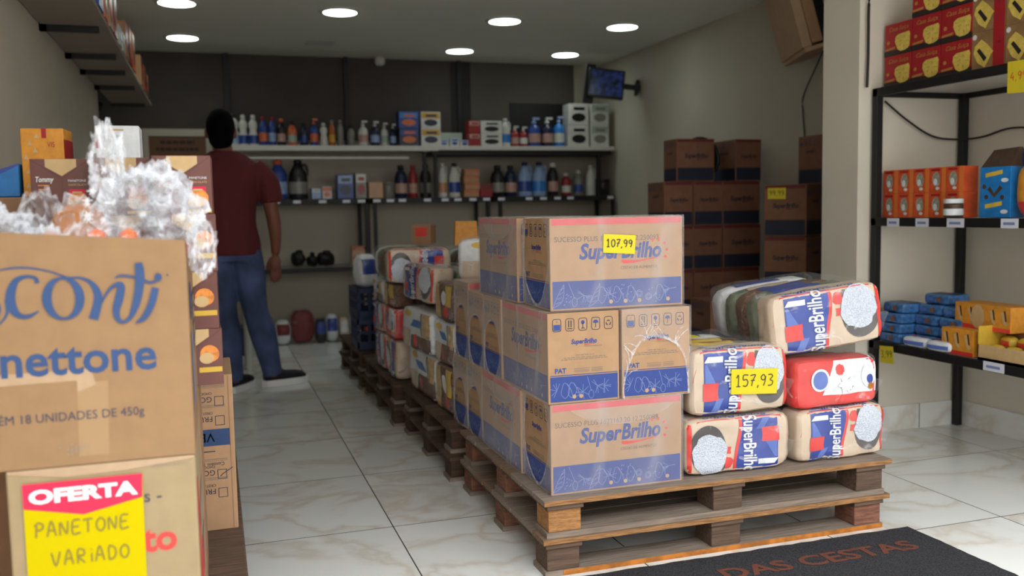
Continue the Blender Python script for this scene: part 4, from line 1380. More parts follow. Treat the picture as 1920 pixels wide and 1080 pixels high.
# small goods: each kind is built once per colour, its cap and label are parts
for n_, c_ in dict(c_white='C9C9C4', c_blue='24408A', c_navy='161C3C', c_dark='131216', c_amber='A85A22', c_orange='C8643A', c_red='8E1E22', c_grey='7C7A74', c_sky='2A78C8', c_lblue='8AA0C8', c_pink='B08A80',
                   c_peach='B4845E', c_mint='9AA89A', c_yellow='C8982E', c_brown='5A3A2C').items():
    mat(n_, c_, .35, var=.06, scale=18)
BC = {}
def bottle(kind, w_, h, body, cap, label):
    key = (kind, w_, h, body, cap, label)
    if key in BC:
        return copy_tree(BC[key])
    r = w_ / 2
    m = MB()
    hc = .12 * h
    n = 14
    if kind == 'slim':
        m.lathe([(r * .9, 0), (r, .02 * h), (r, .62 * h), (r * .8, .74 * h), (r * .42, .85 * h), (r * .40, .88 * h)], body, n=n)
        c = [(r * .5, .87 * h), (r * .52, .97 * h), (r * .4, h)]
    elif kind == 'waist':
        m.lathe([(r * .9, 0), (r, .03 * h), (r * .95, .35 * h), (r * .72, .5 * h), (r * .95, .62 * h), (r * .9, .74 * h), (r * .4, .86 * h)], body, n=n)
        c = [(r * .5, .85 * h), (r * .5, .97 * h), (r * .3, h)]
    elif kind == 'jug':
        m.lathe([(r * .95, 0), (r, .02 * h), (r, .5 * h), (r * .9, .66 * h), (r * .55, .82 * h), (r * .36, .9 * h)], body, n=n, sy=.75)
        m.tube(spline([(r * .9, 0, .58 * h), (r * 1.0, 0, .72 * h), (r * .8, 0, .86 * h), (r * .35, 0, .86 * h)], 5), r * .16, body, 8)
        c = [(r * .42, .89 * h), (r * .44, .97 * h), (r * .36, h)]
    elif kind == 'pump':
        m.lathe([(r * .9, 0), (r, .03 * h), (r, .55 * h), (r * .85, .66 * h), (r * .35, .76 * h), (r * .3, .8 * h)], body, n=n)
        c = None
    else:  # tub
        m.lathe([(r * .92, 0), (r, .03 * h), (r, .8 * h), (r * .98, .82 * h)], body, n=n)
        c = [(r * 1.03, .82 * h), (r * 1.03, .97 * h), (r * .95, h)]
    root = new_obj('tub' if kind == 'tub' else 'jug' if kind == 'jug' else 'bottle', m)
    m = MB()
    if c:
        m.lathe(c, cap, n=n)
    else:
        m.lathe([(r * .36, .79 * h), (r * .36, .87 * h), (r * .15, .88 * h), (r * .15, .96 * h)], cap, n=n)
        m.box(-r * .2, -r * .25, .93 * h, r * .9, r * .25, h, cap)
    new_obj('lid' if kind == 'tub' else 'cap', m, root)
    if label:
        m = MB()
        ws = .75 if kind == 'jug' else 1
        rr = r * 1.015
        z0_, z1_ = (.14, .44) if kind != 'waist' else (.06, .33)
        k = [[(rr * cos(a), rr * ws * sin(a), z) for a in [-pi * .92 + pi * .84 * i / 10 for i in range(11)]] for z in (z0_ * h, z1_ * h)]
        m.raw(k[0] + k[1], [(i, i + 1, 12 + i, 11 + i) for i in range(10)], label, True)
        new_obj('label', m, root)
    BC[key] = root
    return root
def pack_box(w_, d, h, ks, kind='box'):
    key = ('pb', w_, d, h, tuple(ks), kind)
    if key in BC:
        return copy_tree(BC[key])
    root = new_obj(kind, MB().box(-w_ / 2, -d / 2, 0, w_ / 2, d / 2, h, ks[0]), bevel=.003)
    if len(ks) > 1:
        m = MB(); fr = Fr((-w_ / 2, -d / 2, 0), (1, 0, 0), (0, 0, 1), .001)
        rect(m, fr, w_ * .05, h * .62, w_ * .95, h * .95, ks[1])
        ell(m, fr, w_ * .5, h * .36, w_ * .34, h * .2, ks[-1], .0016)
        rect(m, fr, w_ * .25, h * .70, w_ * .8, h * .84, ks[-1], .0016)
        new_obj('label', m, root)
    BC[key] = root
    return root
GTOP = 'goods on the upper back shelf'
GMID = 'goods on the middle back shelf'
ZT, ZM, ZL = 1.592, 1.167, .622
YT = YF + .10
used_l = set()
def put(o, lab, cat, x, z, grp, y=YT, rz=0.):
    assert lab not in used_l, lab
    used_l.add(lab)
    tag(o, lab, cat, grp)
    return place(o, (x, y, z), rz)
B = lambda *a: bottle(*a)
T = [(B('waist', .085, .25, 'c_white', 'c_dark', 'c_lblue'), 'white bottle with black cap partly behind the head of the person', .185),
 (B('waist', .072, .24, 'c_white', 'c_white', 'c_blue'), 'white bottle with blue and red label right beside the head of the person', .258),
 (B('waist', .073, .24, 'c_white', 'c_white', 'c_blue'), 'white bottle with blue label, next to the red capped blue bottles', .334),
 (B('slim', .069, .228, 'c_blue', 'c_red', 'c_orange'), 'blue bottle with red cap and orange label beside the white bottles', .410),
 (B('slim', .062, .228, 'c_blue', 'c_red', 'c_lblue'), 'blue bottle with red cap and pale label', .478),
 (B('slim', .069, .214, 'c_dark', 'c_orange', 'c_pink'), 'dark bottle with orange cap and pink label', .549),
 (B('slim', .074, .19, 'c_orange', 'c_dark', 'c_mint'), 'orange bottle with dark cap and green label', .632),
 (B('slim', .063, .182, 'c_navy', 'c_dark', 'c_blue'), 'navy bottle with dark cap on the upper back shelf', .724),
 (B('pump', .067, .217, 'c_blue', 'c_orange', 'c_orange'), 'blue bottle with tilted orange trigger top', .803),
 (B('waist', .064, .184, 'c_white', 'c_white', None), 'plain white waisted bottle next to the amber one', .879),
 (B('slim', .052, .206, 'c_amber', 'c_grey', 'c_yellow'), 'amber glass bottle with a bright glint', .945),
 (B('slim', .050, .207, 'c_grey', 'c_grey', None), 'grey see-through bottle beside the amber one', 1.012),
 (B('slim', .06, .165, 'c_grey', 'c_dark', None), 'short dim grey bottle before the black batten', 1.098),
 (B('pump', .08, .205, 'c_white', 'c_white', 'c_pink'), 'white pump bottle with pink label past the batten', 1.196),
 (B('pump', .076, .202, 'c_navy', 'c_white', 'c_lblue'), 'navy pump bottle with pale label', 1.292),
 (B('pump', .064, .19, 'c_white', 'c_white', 'c_mint'), 'smaller white pump bottle next to the navy pump bottle', 1.371),
 (B('pump', .056, .182, 'c_navy', 'c_white', 'c_lblue'), 'small navy pump bottle beside the laundry boxes', 1.442)]
for o, lab, x in T:
    put(o, lab, 'bottle', x, ZT, GTOP)
for i in range(2):
    put(pack_box(.165, .16, .138, ['c_blue', 'c_sky', 'c_orange'] if i else ['c_navy', 'c_blue', 'c_orange']), ('lower', 'upper')[i] + ' blue and orange laundry powder box on the upper back shelf', 'box', 1.562, ZT + .1385 * i, GTOP)
    put(pack_box(.165, .16, .138, ['c_white', 'c_yellow', 'c_navy']), ('lower', 'upper')[i] + ' white and yellow laundry powder box on the upper back shelf', 'box', 1.745, ZT + .1385 * i, GTOP)
put(pack_box(.20, .1, .12, ['c_mint']), 'flat pale carton behind the small white packs', 'box', 1.95, ZT, GTOP, YT + .12)
for i, x in enumerate((1.87, 1.955, 2.035)):
    put(pack_box(.076, .08, (.055, .065, .05)[i], ['c_white', 'c_lblue', 'c_blue'], 'soap_pack'), 'small white and blue soap pack %s' % ('beside the laundry boxes', 'between two like it', 'beside the red bundle')[i], 'soap pack', x, ZT, GTOP, YT, .15 * (i - 1))
for i in range(2):
    put(pack_box(.10, .12, .105, ['c_red', 'c_pink', 'c_red'], 'paper_roll_pack'), ('lower', 'upper')[i] + ' red patterned pack on the upper back shelf', 'paper pack', 2.125, ZT + .106 * i, GTOP)
    put(pack_box(.185, .13, .105, ['c_white', 'c_white', 'c_dark'], 'paper_roll_pack'), ('lower', 'upper')[i] + ' white pack with dark print on the upper back shelf', 'paper pack', 2.273, ZT + .106 * i, GTOP)
put(B('jug', .086, .238, 'c_white', 'c_white', 'c_sky'), 'white jug with a bright blue label on the upper back shelf', 'jug', 2.415, ZT, GTOP)
put(B('pump', .074, .176, 'c_red', 'c_white', 'c_pink'), 'red pump bottle beside the white jug', 'bottle', 2.500, ZT, GTOP)
put(B('pump', .072, .17, 'c_red', 'c_white', 'c_white'), 'red pump bottle beside the big blue bottle', 'bottle', 2.577, ZT, GTOP)
put(B('pump', .11, .25, 'c_blue', 'c_lblue', 'c_pink'), 'big blue pump bottle in front of the black panel', 'bottle', 2.675, ZT, GTOP)
put(B('pump', .108, .252, 'c_navy', 'c_white', 'c_pink'), 'big navy pump bottle in front of the black panel', 'bottle', 2.795, ZT, GTOP)
put(B('pump', .098, .263, 'c_sky', 'c_lblue', 'c_white'), 'bright sky blue pump bottle beside the paper towels', 'bottle', 2.905, ZT, GTOP)
for i in range(2):
    put(pack_box(.19, .14, .183, ['c_white', 'c_white', 'c_dark'], 'paper_towel_pack'), ('lower', 'upper')[i] + ' white paper towel pack with black print', 'paper pack', 3.065, ZT + .184 * i, GTOP)
    put(pack_box(.17, .14, .184, ['c_white', 'c_mint', 'c_grey'], 'paper_towel_pack'), ('lower', 'upper')[i] + ' white paper towel pack with grey print at the shelf end', 'paper pack', 3.265, ZT + .185 * i, GTOP)
o = new_obj('panel', MB().box(2.56, YB - .03, 1.62, 3.10, YB - .002, 2.0, 'black'), bevel=.003)
tag(o, 'black flat panel on the back wall behind the pump bottles', 'panel')

D = [(B('slim', .14, .315, 'c_blue', 'c_orange', 'c_lblue'), 'big blue bottle with orange cap beside the person on the middle back shelf', 'bottle', .51),
 (B('jug', .15, .314, 'c_dark', 'c_dark', 'c_grey'), 'big black jug on the middle back shelf', 'jug', .664),
 (pack_box(.075, .1, .085, ['c_lblue', 'c_white', 'c_lblue'], 'cup_pack'), 'pale blue small pack next to the black jug', 'pack', .80),
 (pack_box(.075, .1, .10, ['c_white', 'c_orange', 'c_orange'], 'cup_pack'), 'white small pack with an orange label', 'pack', .884),
 (pack_box(.128, .14, .194, ['c_blue', 'c_lblue', 'c_navy']), 'blue speckled box on the middle back shelf', 'box', 1.03),
 (pack_box(.09, .11, .206, ['c_grey', 'c_white', 'c_red'], 'sack'), 'grey and red slim pack beside the blue speckled box', 'pack', 1.158),
 (pack_box(.118, .13, .132, ['c_peach']), 'peach coloured box on the middle back shelf', 'box', 1.277),
 (B('tub', .095, .131, 'c_grey', 'c_grey', None), 'dull grey tub beside the peach box', 'tub', 1.388),
 (B('slim', .105, .27, 'c_navy', 'c_dark', 'c_pink'), 'navy bottle with pale label beside the grey tub', 'bottle', 1.497),
 (B('slim', .078, .27, 'c_red', 'c_red', 'c_pink'), 'red bottle with pink label between navy and black ones', 'bottle', 1.598),
 (B('slim', .096, .278, 'c_dark', 'c_dark', 'c_grey'), 'black bottle with grey label before the double upright', 'bottle', 1.705),
 (B('jug', .08, .287, 'c_white', 'c_white', 'c_peach'), 'slim white jug with peach label', 'jug', 1.852),
 (B('jug', .1, .287, 'c_white', 'c_dark', 'c_blue'), 'white jug with blue label and dark cap', 'jug', 1.955),
 (B('slim', .12, .268, 'c_dark', 'c_dark', 'c_grey'), 'dark bottle with grey label beyond the red crate pack', 'bottle', 2.335),
 (B('slim', .104, .267, 'c_navy', 'c_dark', 'c_pink'), 'navy bottle with pinkish label beside the pale blue jugs', 'bottle', 2.452),
 (B('jug', .125, .294, 'c_lblue', 'c_navy', 'c_blue'), 'pale blue jug with navy cap, nearer the navy bottle', 'jug', 2.583),
 (B('jug', .126, .294, 'c_lblue', 'c_navy', 'c_sky'), 'pale blue jug with navy cap, nearer the black bottle', 'jug', 2.715),
 (B('slim', .097, .285, 'c_dark', 'c_white', 'c_pink'), 'black bottle with pale cap past the pale blue jugs', 'bottle', 2.842),
 (B('slim', .088, .196, 'c_red', 'c_white', 'c_white'), 'short red bottle with white label', 'bottle', 2.965),
 (B('slim', .088, .219, 'c_grey', 'c_white', 'c_blue'), 'grey bottle with blue and red label', 'bottle', 3.08),
 (B('jug', .09, .265, 'c_white', 'c_white', None), 'plain white jug near the shelf end', 'jug', 3.20),
 (B('tub', .125, .143, 'c_dark', 'c_dark', None), 'black tub at the end of the middle back shelf', 'tub', 3.315)]
for o, lab, cat, x in D:
    put(o, lab, cat, x, ZM, GMID)
for i in range(4):
    put(pack_box(.13, .11, .058, ['c_peach', 'c_orange', 'c_peach'], 'sponge_pack'), 'peach sponge pack, %s of its pile beside the white jugs' % ('bottom', 'second', 'third', 'top')[i], 'sponge pack', 2.09 + .008 * (i % 2), ZM + .0585 * i, GMID)
put(pack_box(.108, .12, .11, ['c_red', 'c_brown', 'c_red']), 'dark red pack between the sponge pile and the dark bottle', 'pack', 2.218, ZM, GMID)
# low shelf
def shoe_lump(lab, x, w_, h, seed):
    p = Pack(w_, .16, h, 2.6, .016, seed, 13); m = MB(); p.body(m, 'black', 12)
    o = new_obj('black_bundle', m)
    m = MB(); Pack(w_ * .5, .10, .035, 2.6, .006, seed + 3).body(m, 'black', 8); new_obj('flap', m, o, (w_ * .08, 0, h * .86))
    put(o, lab, 'bundle', x, ZL + .006, 'black bundles on the low back shelf', YT + .06)
shoe_lump('black bundle on the low back shelf beside the hand of the person', .645, .11, .11, 121)
shoe_lump('small black bundle in the middle of the low back shelf', .755, .08, .09, 122)
shoe_lump('wide black bundle at the far side of the low back shelf', .865, .135, .10, 123)
for i in range(2):
    put(pack_box(.115, .12, .078, ['c_peach', 'c_red', 'c_peach']), ('lower', 'upper')[i] + ' small peach and red box on the low back shelf', 'box', 1.125, ZL + .079 * i, None)
put(pack_box(.14, .12, .07, ['c_brown']), 'brown pack behind the peach and red boxes on the low back shelf', 'pack', 1.30, ZL, None, YT + .08)
m = MB()
racks = [o for o in S.objects if o.name.startswith('back_shelf_rack')]
price_row(racks[0], (.28, .44, .64, .83, .95), 1.145); price_row(racks[1], (.03, .14, .24, .45, .60, .71, .84, .96), 1.145); price_row(racks[2], (.02, .27, .40, .53, .65, 1.03), 1.145)

# framed notice on the back wall, at the recess side
t = tag(empty('notice_board', (-.24, YB - .035, 1.50)), 'brown notice in a pale frame on the back wall beside the person', 'notice board')
m = MB(); m.box(-.26, 0, -.35, -.215, .03, .245, 'wall'); m.box(.215, 0, -.35, .26, .03, .245, 'wall'); m.box(-.215, 0, .185, .215, .03, .245, 'wall'); m.box(-.215, 0, -.35, .215, .03, -.30, 'wall')
new_obj('frame', m, t, bevel=.004)
mat('notice_brown', '6E4A34', .7, var=.05, scale=10)
mat('notice_ink', '3E281E', .7)
m = MB(); m.box(-.215, .012, -.30, .215, .03, .185, 'notice_brown'); new_obj('notice', m, t)
m = MB(); fr = Fr((0, .012, 0), (1, 0, 0), (0, 0, 1), .001)
r = random.Random(5)
for y, a in ((.125, .13), (.07, .16), (.0, .09), (-.06, .14)):
    x = -a
    while x < a:
        l_ = r.uniform(.02, .05); rect(m, fr, x, y, min(a, x + l_), y + .028, 'notice_ink'); x += l_ + .006
new_obj('lettering', m, t)

# ------------------------------------------------------------------ wall shelf high on the left, seen from below
t = tag(empty('wall_shelf', (0, 0, 0)), 'long pale wall shelf on black brackets above the display boxes', 'wall shelf')
ZS = 1.88
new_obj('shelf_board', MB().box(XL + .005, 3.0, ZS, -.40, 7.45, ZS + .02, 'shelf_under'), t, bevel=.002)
for y in (3.5, 4.42, 5.15, 5.70, 6.35, 7.30):
    m = MB(); m.box(XL + .001, y - .016, ZS - .026, -.435, y + .016, ZS - .001, 'black_metal'); 
    if y < 6.6: m.box(XL + .0005, y - .016, ZS - .026, XL + .03, y + .016, ZS + .05, 'black_metal')
    new_obj('bracket', m, t)
GS = 'goods lined up on the high wall shelf'
for i, (y, d, h, ks, cat) in enumerate([(4.16, .17, .19, ['c_blue', 'c_sky', 'c_blue'], 'pack'), (4.36, .12, .15, ['c_orange', 'c_yellow', 'c_brown'], 'box'), (4.58, .15, .22, ['c_peach', 'c_yellow', 'c_orange'], 'box'),
                                        (4.78, .14, .20, ['c_red', 'c_red', 'c_orange'], 'box'), (5.02, .12, .10, ['c_white', 'c_white', 'c_lblue'], 'box'), (5.2, .12, .10, ['c_white', 'c_red', 'c_white'], 'box'),
                                        (5.40, .15, .19, ['c_peach', 'c_orange', 'c_red'], 'box'), (5.62, .15, .21, ['c_red', 'c_orange', 'c_peach'], 'box'), (5.85, .16, .22, ['c_orange', 'c_peach', 'c_brown'], 'box'),
                                        (6.5, .16, .19, ['c_peach', 'c_red', 'c_brown'], 'box'), (6.75, .16, .17, ['c_orange', 'c_orange', 'c_brown'], 'box'), (7.0, .15, .15, ['c_brown', 'c_peach', 'c_orange'], 'box')]):
    o = pack_box(d, .16, h, ks, 'snack_box')
    col = {'c_blue': 'blue', 'c_orange': 'orange', 'c_peach': 'peach coloured', 'c_red': 'red', 'c_white': 'white', 'c_brown': 'brown'}[ks[0]]
    put(o, '%s box on the high wall shelf, place %s counted from the photo edge inwards' % (col, ('one', 'two', 'three', 'four', 'five', 'six', 'seven', 'eight', 'nine', 'ten', 'eleven', 'twelve')[i]), cat, -.475, ZS + .021, GS, y, P90)
m = MB(); m.tube([(-1.0, 6.9, 1.90), (-.80, 6.9, 1.86)], .012, 'white_lacquer', 8)
cam_o = new_obj('wall_camera', m); tag(cam_o, 'small dark camera under the end of the wall shelf', 'camera')
m = MB(); m.tube([(-.80, 6.9, 1.86), (-.70, 6.84, 1.80)], [.03, .035], 'black_plastic', 12); new_obj('camera_body', m, cam_o)
m = MB(); m.box(-1.08, 6.87, 1.86, -.99, 6.93, 1.94, 'white_lacquer'); new_obj('mount', m, cam_o)

# ------------------------------------------------------------------ display of sweet breads at the left
YD = 1.62
pf = tag(empty('display_platform', (0, 0, 0)), 'low dark brown platform carrying the cartons of sweet bread', 'platform')
m = MB(); m.box(XL + .01, 1.50, .195, .042, 3.55, .22, 'wood_dark'); new_obj('platform_top', m, pf, bevel=.004)
for x, y in ((XL + .02, 1.55), (-.04, 1.55), (XL + .02, 3.42), (-.04, 3.42), (-.04, 2.5), (XL + .02, 2.5)):
    m = MB(); m.box(x, y, 0, x + .07, y + .07, .195, 'wood_block'); new_obj('leg', m, pf)

# lower carton with the offer sign
x0, x1 = -.335, -.046
W = x1 - x0
c = new_obj('bread_carton', MB().box(-W / 2, 0, 0, W / 2, .40, .425, 'card_pale'), loc=((x0 + x1) / 2, YD, .2205), bevel=.004)
tag(c, 'lower bread carton on the platform with a red and yellow OFERTA sign', 'carton', 'bread cartons at the display')
m = MB()
fr = Fr((-(x0 + x1) / 2, 0, -.2205), (1, 0, 0), (0, 0, 1), .001)       # face coordinates = room x and height
text(m, fr, 's -', -.131, .572, .030, 'ink_dark', 'LEFT')
text(m, fr, 'to', -.136, .487, .062, 'ink_red', 'LEFT', bold=.03)
for i in range(9): rect(m, fr, -.115 + .0065 * i, .630 + .0002 * i, -.110 + .0065 * i, .633, 'ink_grey')
fs = Fr((W / 2, 0, 0), (0, 1, 0), (0, 0, 1), .001)
rect(m, fs, .015, .0, .075, .37, 'ink_red'); ell(m, fs, .17, .17, .05, .055, 'ink_red'); rect(m, fs, .12, .25, .34, .30, 'ink_grey'); rect(m, fs, .25, .12, .36, .2, 'ink_grey')
new_obj('printing', m, c)
m = MB(); poly2(m, fr, [(x0 + .004, .640), (-.25, .628), (-.16, .630), (x1 - .002, .640), (x1 - .002, .6450), (x0 + .002, .6450)], 'tape', .0012); new_obj('packing_tape', m, c)
m = MB()
A, Bx = -.3115, -.1325
poly2(m, fr, [(A, .36), (Bx, .36), (Bx + .0015, .6225), (A, .6225)], 'sign_yellow', .003)
poly2(m, fr, [(A, .582), (-.223, .5635), (Bx, .5825), (Bx + .0015, .6225), (A, .6225)], 'sign_red', .0036)
text(m, fr, 'OFERTA', -.2225, .5895, .0305, 'sign_white', bold=.045, width=.164, e=.0042)
hand(m, fr, 'PANETONE', -.2985, .533, .0235, 'pen_gold', .0027, adv=.78, e=.004)
hand(m, fr, 'VARiADO', -.276, .4825, .0235, 'pen_gold', .0027, adv=.80, e=.004)
hand(m, fr, '29,99', -.26, .392, .045, 'pen_gold', .003, adv=.72, e=.004)
new_obj('offer_sign', m, c)['label'] = 'red and yellow OFERTA sign with handwriting'

# open carton above it, printed in blue
x0, x1, H0, H1 = -.462, -.0455, .6465, 1.010
W, D = x1 - x0, .40
m = MB()
t_ = .006
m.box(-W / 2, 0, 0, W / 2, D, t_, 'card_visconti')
def slantwall(xa, ya, xb, yb, ha, hb):
    vs = [(xa, ya, t_), (xb, ya, t_), (xb, yb, t_), (xa, yb, t_), (xa, ya, ha), (xb, ya, hb), (xb, yb, hb), (xa, yb, ha)]
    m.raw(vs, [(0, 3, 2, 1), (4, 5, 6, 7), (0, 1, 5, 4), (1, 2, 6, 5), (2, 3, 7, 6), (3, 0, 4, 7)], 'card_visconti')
hl, hr = H1 - H0 + .030, H1 - H0
slantwall(-W / 2, 0, W / 2, t_, hl, hr); slantwall(-W / 2, D - t_, W / 2, D, hl, hr)
slantwall(-W / 2, t_, -W / 2 + t_, D - t_, hl, hl); slantwall(W / 2 - t_, t_, W / 2, D - t_, hr, hr)
c = new_obj('bread_carton', m, loc=((x0 + x1) / 2, YD, H0))
tag(c, 'open carton of bagged sweet bread with big blue script lettering', 'carton', 'bread cartons at the display')
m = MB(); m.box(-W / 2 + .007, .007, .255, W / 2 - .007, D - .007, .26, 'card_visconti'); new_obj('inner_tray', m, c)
fr = Fr((-(x0 + x1) / 2, 0, -H0), (1, 0, 0), (0, 0, 1), .0009)
m = MB()
K = 'ink_visconti'
z = .00022
_se = [0.0009]
def stroke(pts, wd):
    _se[0] += 2.5e-4
    q = spline([(a[0], a[1], b * z) for a, b in zip(pts, wd)], 7)
    ribbon(m, fr, [(a, b) for a, b, _ in q], [c_ for _, _, c_ in q], K, _se[0])
stroke([(-.3227, .9704), (-.3037, .9732), (-.2806, .9723), (-.2553, .9666), (-.2384, .9600), (-.2257, .9547), (-.2084, .9533), (-.1934, .9457), (-.1843, .9300), (-.1840, .9125), (-.192, .8853)],
       [9, 12, 12, 11, 11, 12, 16, 30, 52, 58, 66])
stroke([(-.2713, .9475), (-.2730, .9554), (-.2856, .9588), (-.3007, .9530), (-.3088, .9369), (-.3106, .9204), (-.3067, .9048), (-.2977, .8960), (-.2850, .8953), (-.2713, .9030)],
       [34, 24, 22, 40, 60, 64, 56, 36, 26, 8])
stroke([(-.3300, .884), (-.3277, .8858), (-.3199, .8949), (-.3161, .9053), (-.3157, .9230)], [12, 12, 14, 20, 30])
stroke([(-.345, .935), (-.333, .925), (-.3285, .91), (-.333, .895), (-.345, .886)], [10, 24, 34, 26, 12])
stroke([(-.36, .952), (-.345, .966), (-.3227, .9704)], [14, 12, 10])
cx, cy = -.2343, .9214
q = []
wds = []
for i in range(40):
    a = 2 * pi * i / 40
    q.append((cx + .0242 * cos(a), cy + .0328 * sin(a)))
    wds.append((16 + 46 * abs(cos(a)) ** 1.4) * z)
ribbon(m, fr, q, wds, K, _se[0] + 1.2e-4, closed=True)
stroke([(-.1815, .905), (-.1774, .9139), (-.1664, .9316), (-.1548, .9401), (-.1475, .9375), (-.1515, .9175), (-.1569, .8982), (-.1544, .8829), (-.1456, .8785), (-.1349, .8872), (-.1259, .9089), (-.1200, .9357), (-.1180, .9577), (-.1192, .9748)],
       [12, 14, 20, 30, 50, 58, 50, 34, 22, 32, 54, 62, 62, 52])
stroke([(-.1565, .9514), (-.1473, .9547), (-.1283, .9520), (-.1149, .9470), (-.1038, .9419), (-.0934, .9431)], [6, 16, 16, 18, 20, 16])
ell(m, fr, -.0901, .9499, .0058, .0066, K, .0035)
stroke([(-.0951, .9326), (-.1028, .9053), (-.1153, .8837), (-.1287, .8758)], [50, 50, 40, 6])
ell(m, fr, -.0756, .953, .0015, .0017, 'ink_dark')
vs7 = text_geo('nettone', .02)[0]
s7 = .232 / (max(v[0] for v in vs7) - min(v[0] for v in vs7))
text(m, fr, 'Panettone', -.0985, .7985, s7, K, 'RIGHT', bold=.02)
text(m, fr, 'CONT\u00c9M 18 UNIDADES DE 450g', -.1225, .7215, .0205, 'ink_dark', 'RIGHT', sx=.93)
r = random.Random(2)
for i in range(5):
    for j in range(8): rect(m, fr, -.255 + .006 * j, .664 + .004 * i, -.2515 + .006 * j, .6665 + .004 * i, 'ink_grey') if r.random() < .45 else None
fs = Fr((W / 2, 0, 0), (0, 1, 0), (0, 0, 1), .001)
for y0_ in (.03, .06): rect(m, fs, y0_, .335, y0_ + .018, .36, 'ink_red')
ell(m, fs, .13, .25, .05, .035, 'ink_visconti'); rect(m, fs, .12, .06, .17, .19, 'ink_pale'); rect(m, fs, .06, .05, .09, .2, 'ink_grey')
for a in (.20, .23, .14, .17): rect(m, fs, .26, a, .36, a + .022, 'ink_grey')
for a in (.195, .225, .25, .165): rect(m, fs, .22, a, .39, a + .005, 'ink_dark', .002)
new_obj('printing', m, c)
m = MB(); poly2(m, fr, [(x0 + .006, .783), (-.222, .786), (-.222, .767), (-.194, .778), (-.2004, .8054), (-.24, .8035), (x0 + .006, .803)], 'tape', .0005)
poly2(m, fr, [(-.225, .66), (-.180, .66), (-.175, .783), (-.222, .783)], 'tape_dull', .0004)
new_obj('packing_tape', m, c)

# bagged sweet breads heaped in the open carton
def crumple(cx_, cy_, cz_, rx, ry, rz, k, amp=.25, seed=0, sub=4, frq=3.2, top=0.):
    bm = bmesh.new()
    bmesh.ops.create_icosphere(bm, subdivisions=sub, radius=1)
    vs = []
    for v in bm.verts:
        p = v.co.copy()
        d = 0
        f = frq
        a = amp
        for o_ in range(4):
            d += a * (abs(noise.noise(p * f + Vector((seed * 3.7, o_ * 5., 0)))) * 2 - .6)
            f *= 2.1; a *= .5
        q = p * (1 + d)
        if top and p.z > .6:
            q.z += (p.z - .6) * top
            q.x *= 1 - (p.z - .6) * 1.3; q.y *= 1 - (p.z - .6) * 1.3
        vs.append((cx_ + q.x * rx, cy_ + q.y * ry, cz_ + q.z * rz))
    fs_ = [tuple(x.index for x in f_.verts) for f_ in bm.faces]
    bm.free()
    m_ = MB(); m_.raw(vs, fs_, k, False)
    return m_
GBR = 'bagged sweet breads in the open carton'
def panettone(lab, x, y, zb, r_, h, k, seed, bag=True, film='film_crumple', grow=1.12):
    m_ = MB()
    m_.lathe([(r_ * .82, 0), (r_ * .86, h * .45), (r_ * 1.0, h * .55), (r_ * .98, h * .72), (r_ * .78, h * .90), (r_ * .4, h * .99), (.001, h)], k, n=28)
    m_.v = [(a + .004 * noise.noise(Vector((a * 30, b_ * 30, c_ * 30 + seed))), b_, c_ + .003 * noise.noise(Vector((a * 25 + 9, b_ * 25, c_ * 25)))) for a, b_, c_ in m_.v]
    o = new_obj('sweet_bread', m_)
    new_obj('paper_case', MB().lathe([(r_ * .84, .0), (r_ * .89, h * .46)], 'pack_brown', n=28, cap=False), o)
    if bag:
        new_obj('clear_bag', crumple(0, 0, h * .5, r_ * grow, r_ * grow, h * .62, film, .16, seed, 4, 3.2), o)
    tag(o, lab, 'sweet bread', GBR)
    return place(o, (x, y, zb))
ZB = H0 + .2605
panettone('dark chocolate bread dome under film at the back of the open carton', -.292, 1.83, ZB, .040, .178, 'bread_dark', 1, film='film_bread', grow=1.22)
panettone('golden bread dome under film in the middle of the open carton', -.222, 1.77, ZB, .050, .168, 'bread', 2, film='film_bread', grow=1.2)
o = new_obj('sweet_bread', MB().lathe([(.03, 0), (.045, .06), (.04, .11), (.001, .13)], 'bread_dark', n=20), loc=(-.385, 1.76, ZB))
tag(o, 'bread in a crumpled silvery bag at the photo edge of the open carton', 'sweet bread', GBR)
new_obj('clear_bag', crumple(.022, -.03, .085, .085, .07, .085, 'film_crumple', .22, 5, 5), o)
new_obj('bag_fold', crumple(.11, -.055, .075, .05, .045, .05, 'film_crumple', .3, 31, 4, 2.6), o)
o = new_obj('sweet_bread', MB().lathe([(.04, 0), (.05, .06), (.04, .10), (.001, .12)], 'bread_dark', n=20), loc=(-.118, 1.79, ZB))
tag(o, 'bread in a big crumpled clear bag spilling over the corner of the open carton', 'sweet bread', GBR)
bigbag = crumple(.005, -.02, .135, .092, .085, .108, 'film_crumple', .26, 8, 5, 2.4)
bagk = crumple(-.055, -.02, .235, .032, .03, .075, 'film_bread', .32, 12, 5, 2.6)
new_obj('bag_neck', bagk, o)
new_obj('bag_corner', crumple(.098, -.09, .090, .026, .045, .058, 'film_bread', .3, 15, 4, 2.6), o)
st = bigbag; r = random.Random(9)
for i in range(12):
    a = r.uniform(-1.1, .4); q = (-.02 + .06 * sin(a * 1.6), -.112, .13 + r.uniform(-.05, .11))
    f2 = Fr(q, (1, 0, 0), (0, 0, 1), 0)
    for g_ in range(3):
        w_ = .007 * r.uniform(.7, 1.2); an = pi * g_ / 3
        ribbon(st, f2, [(-w_ * cos(an), -w_ * sin(an)), (w_ * cos(an), w_ * sin(an))], .0015, 'pack_white')
new_obj('clear_bag', bigbag, o)
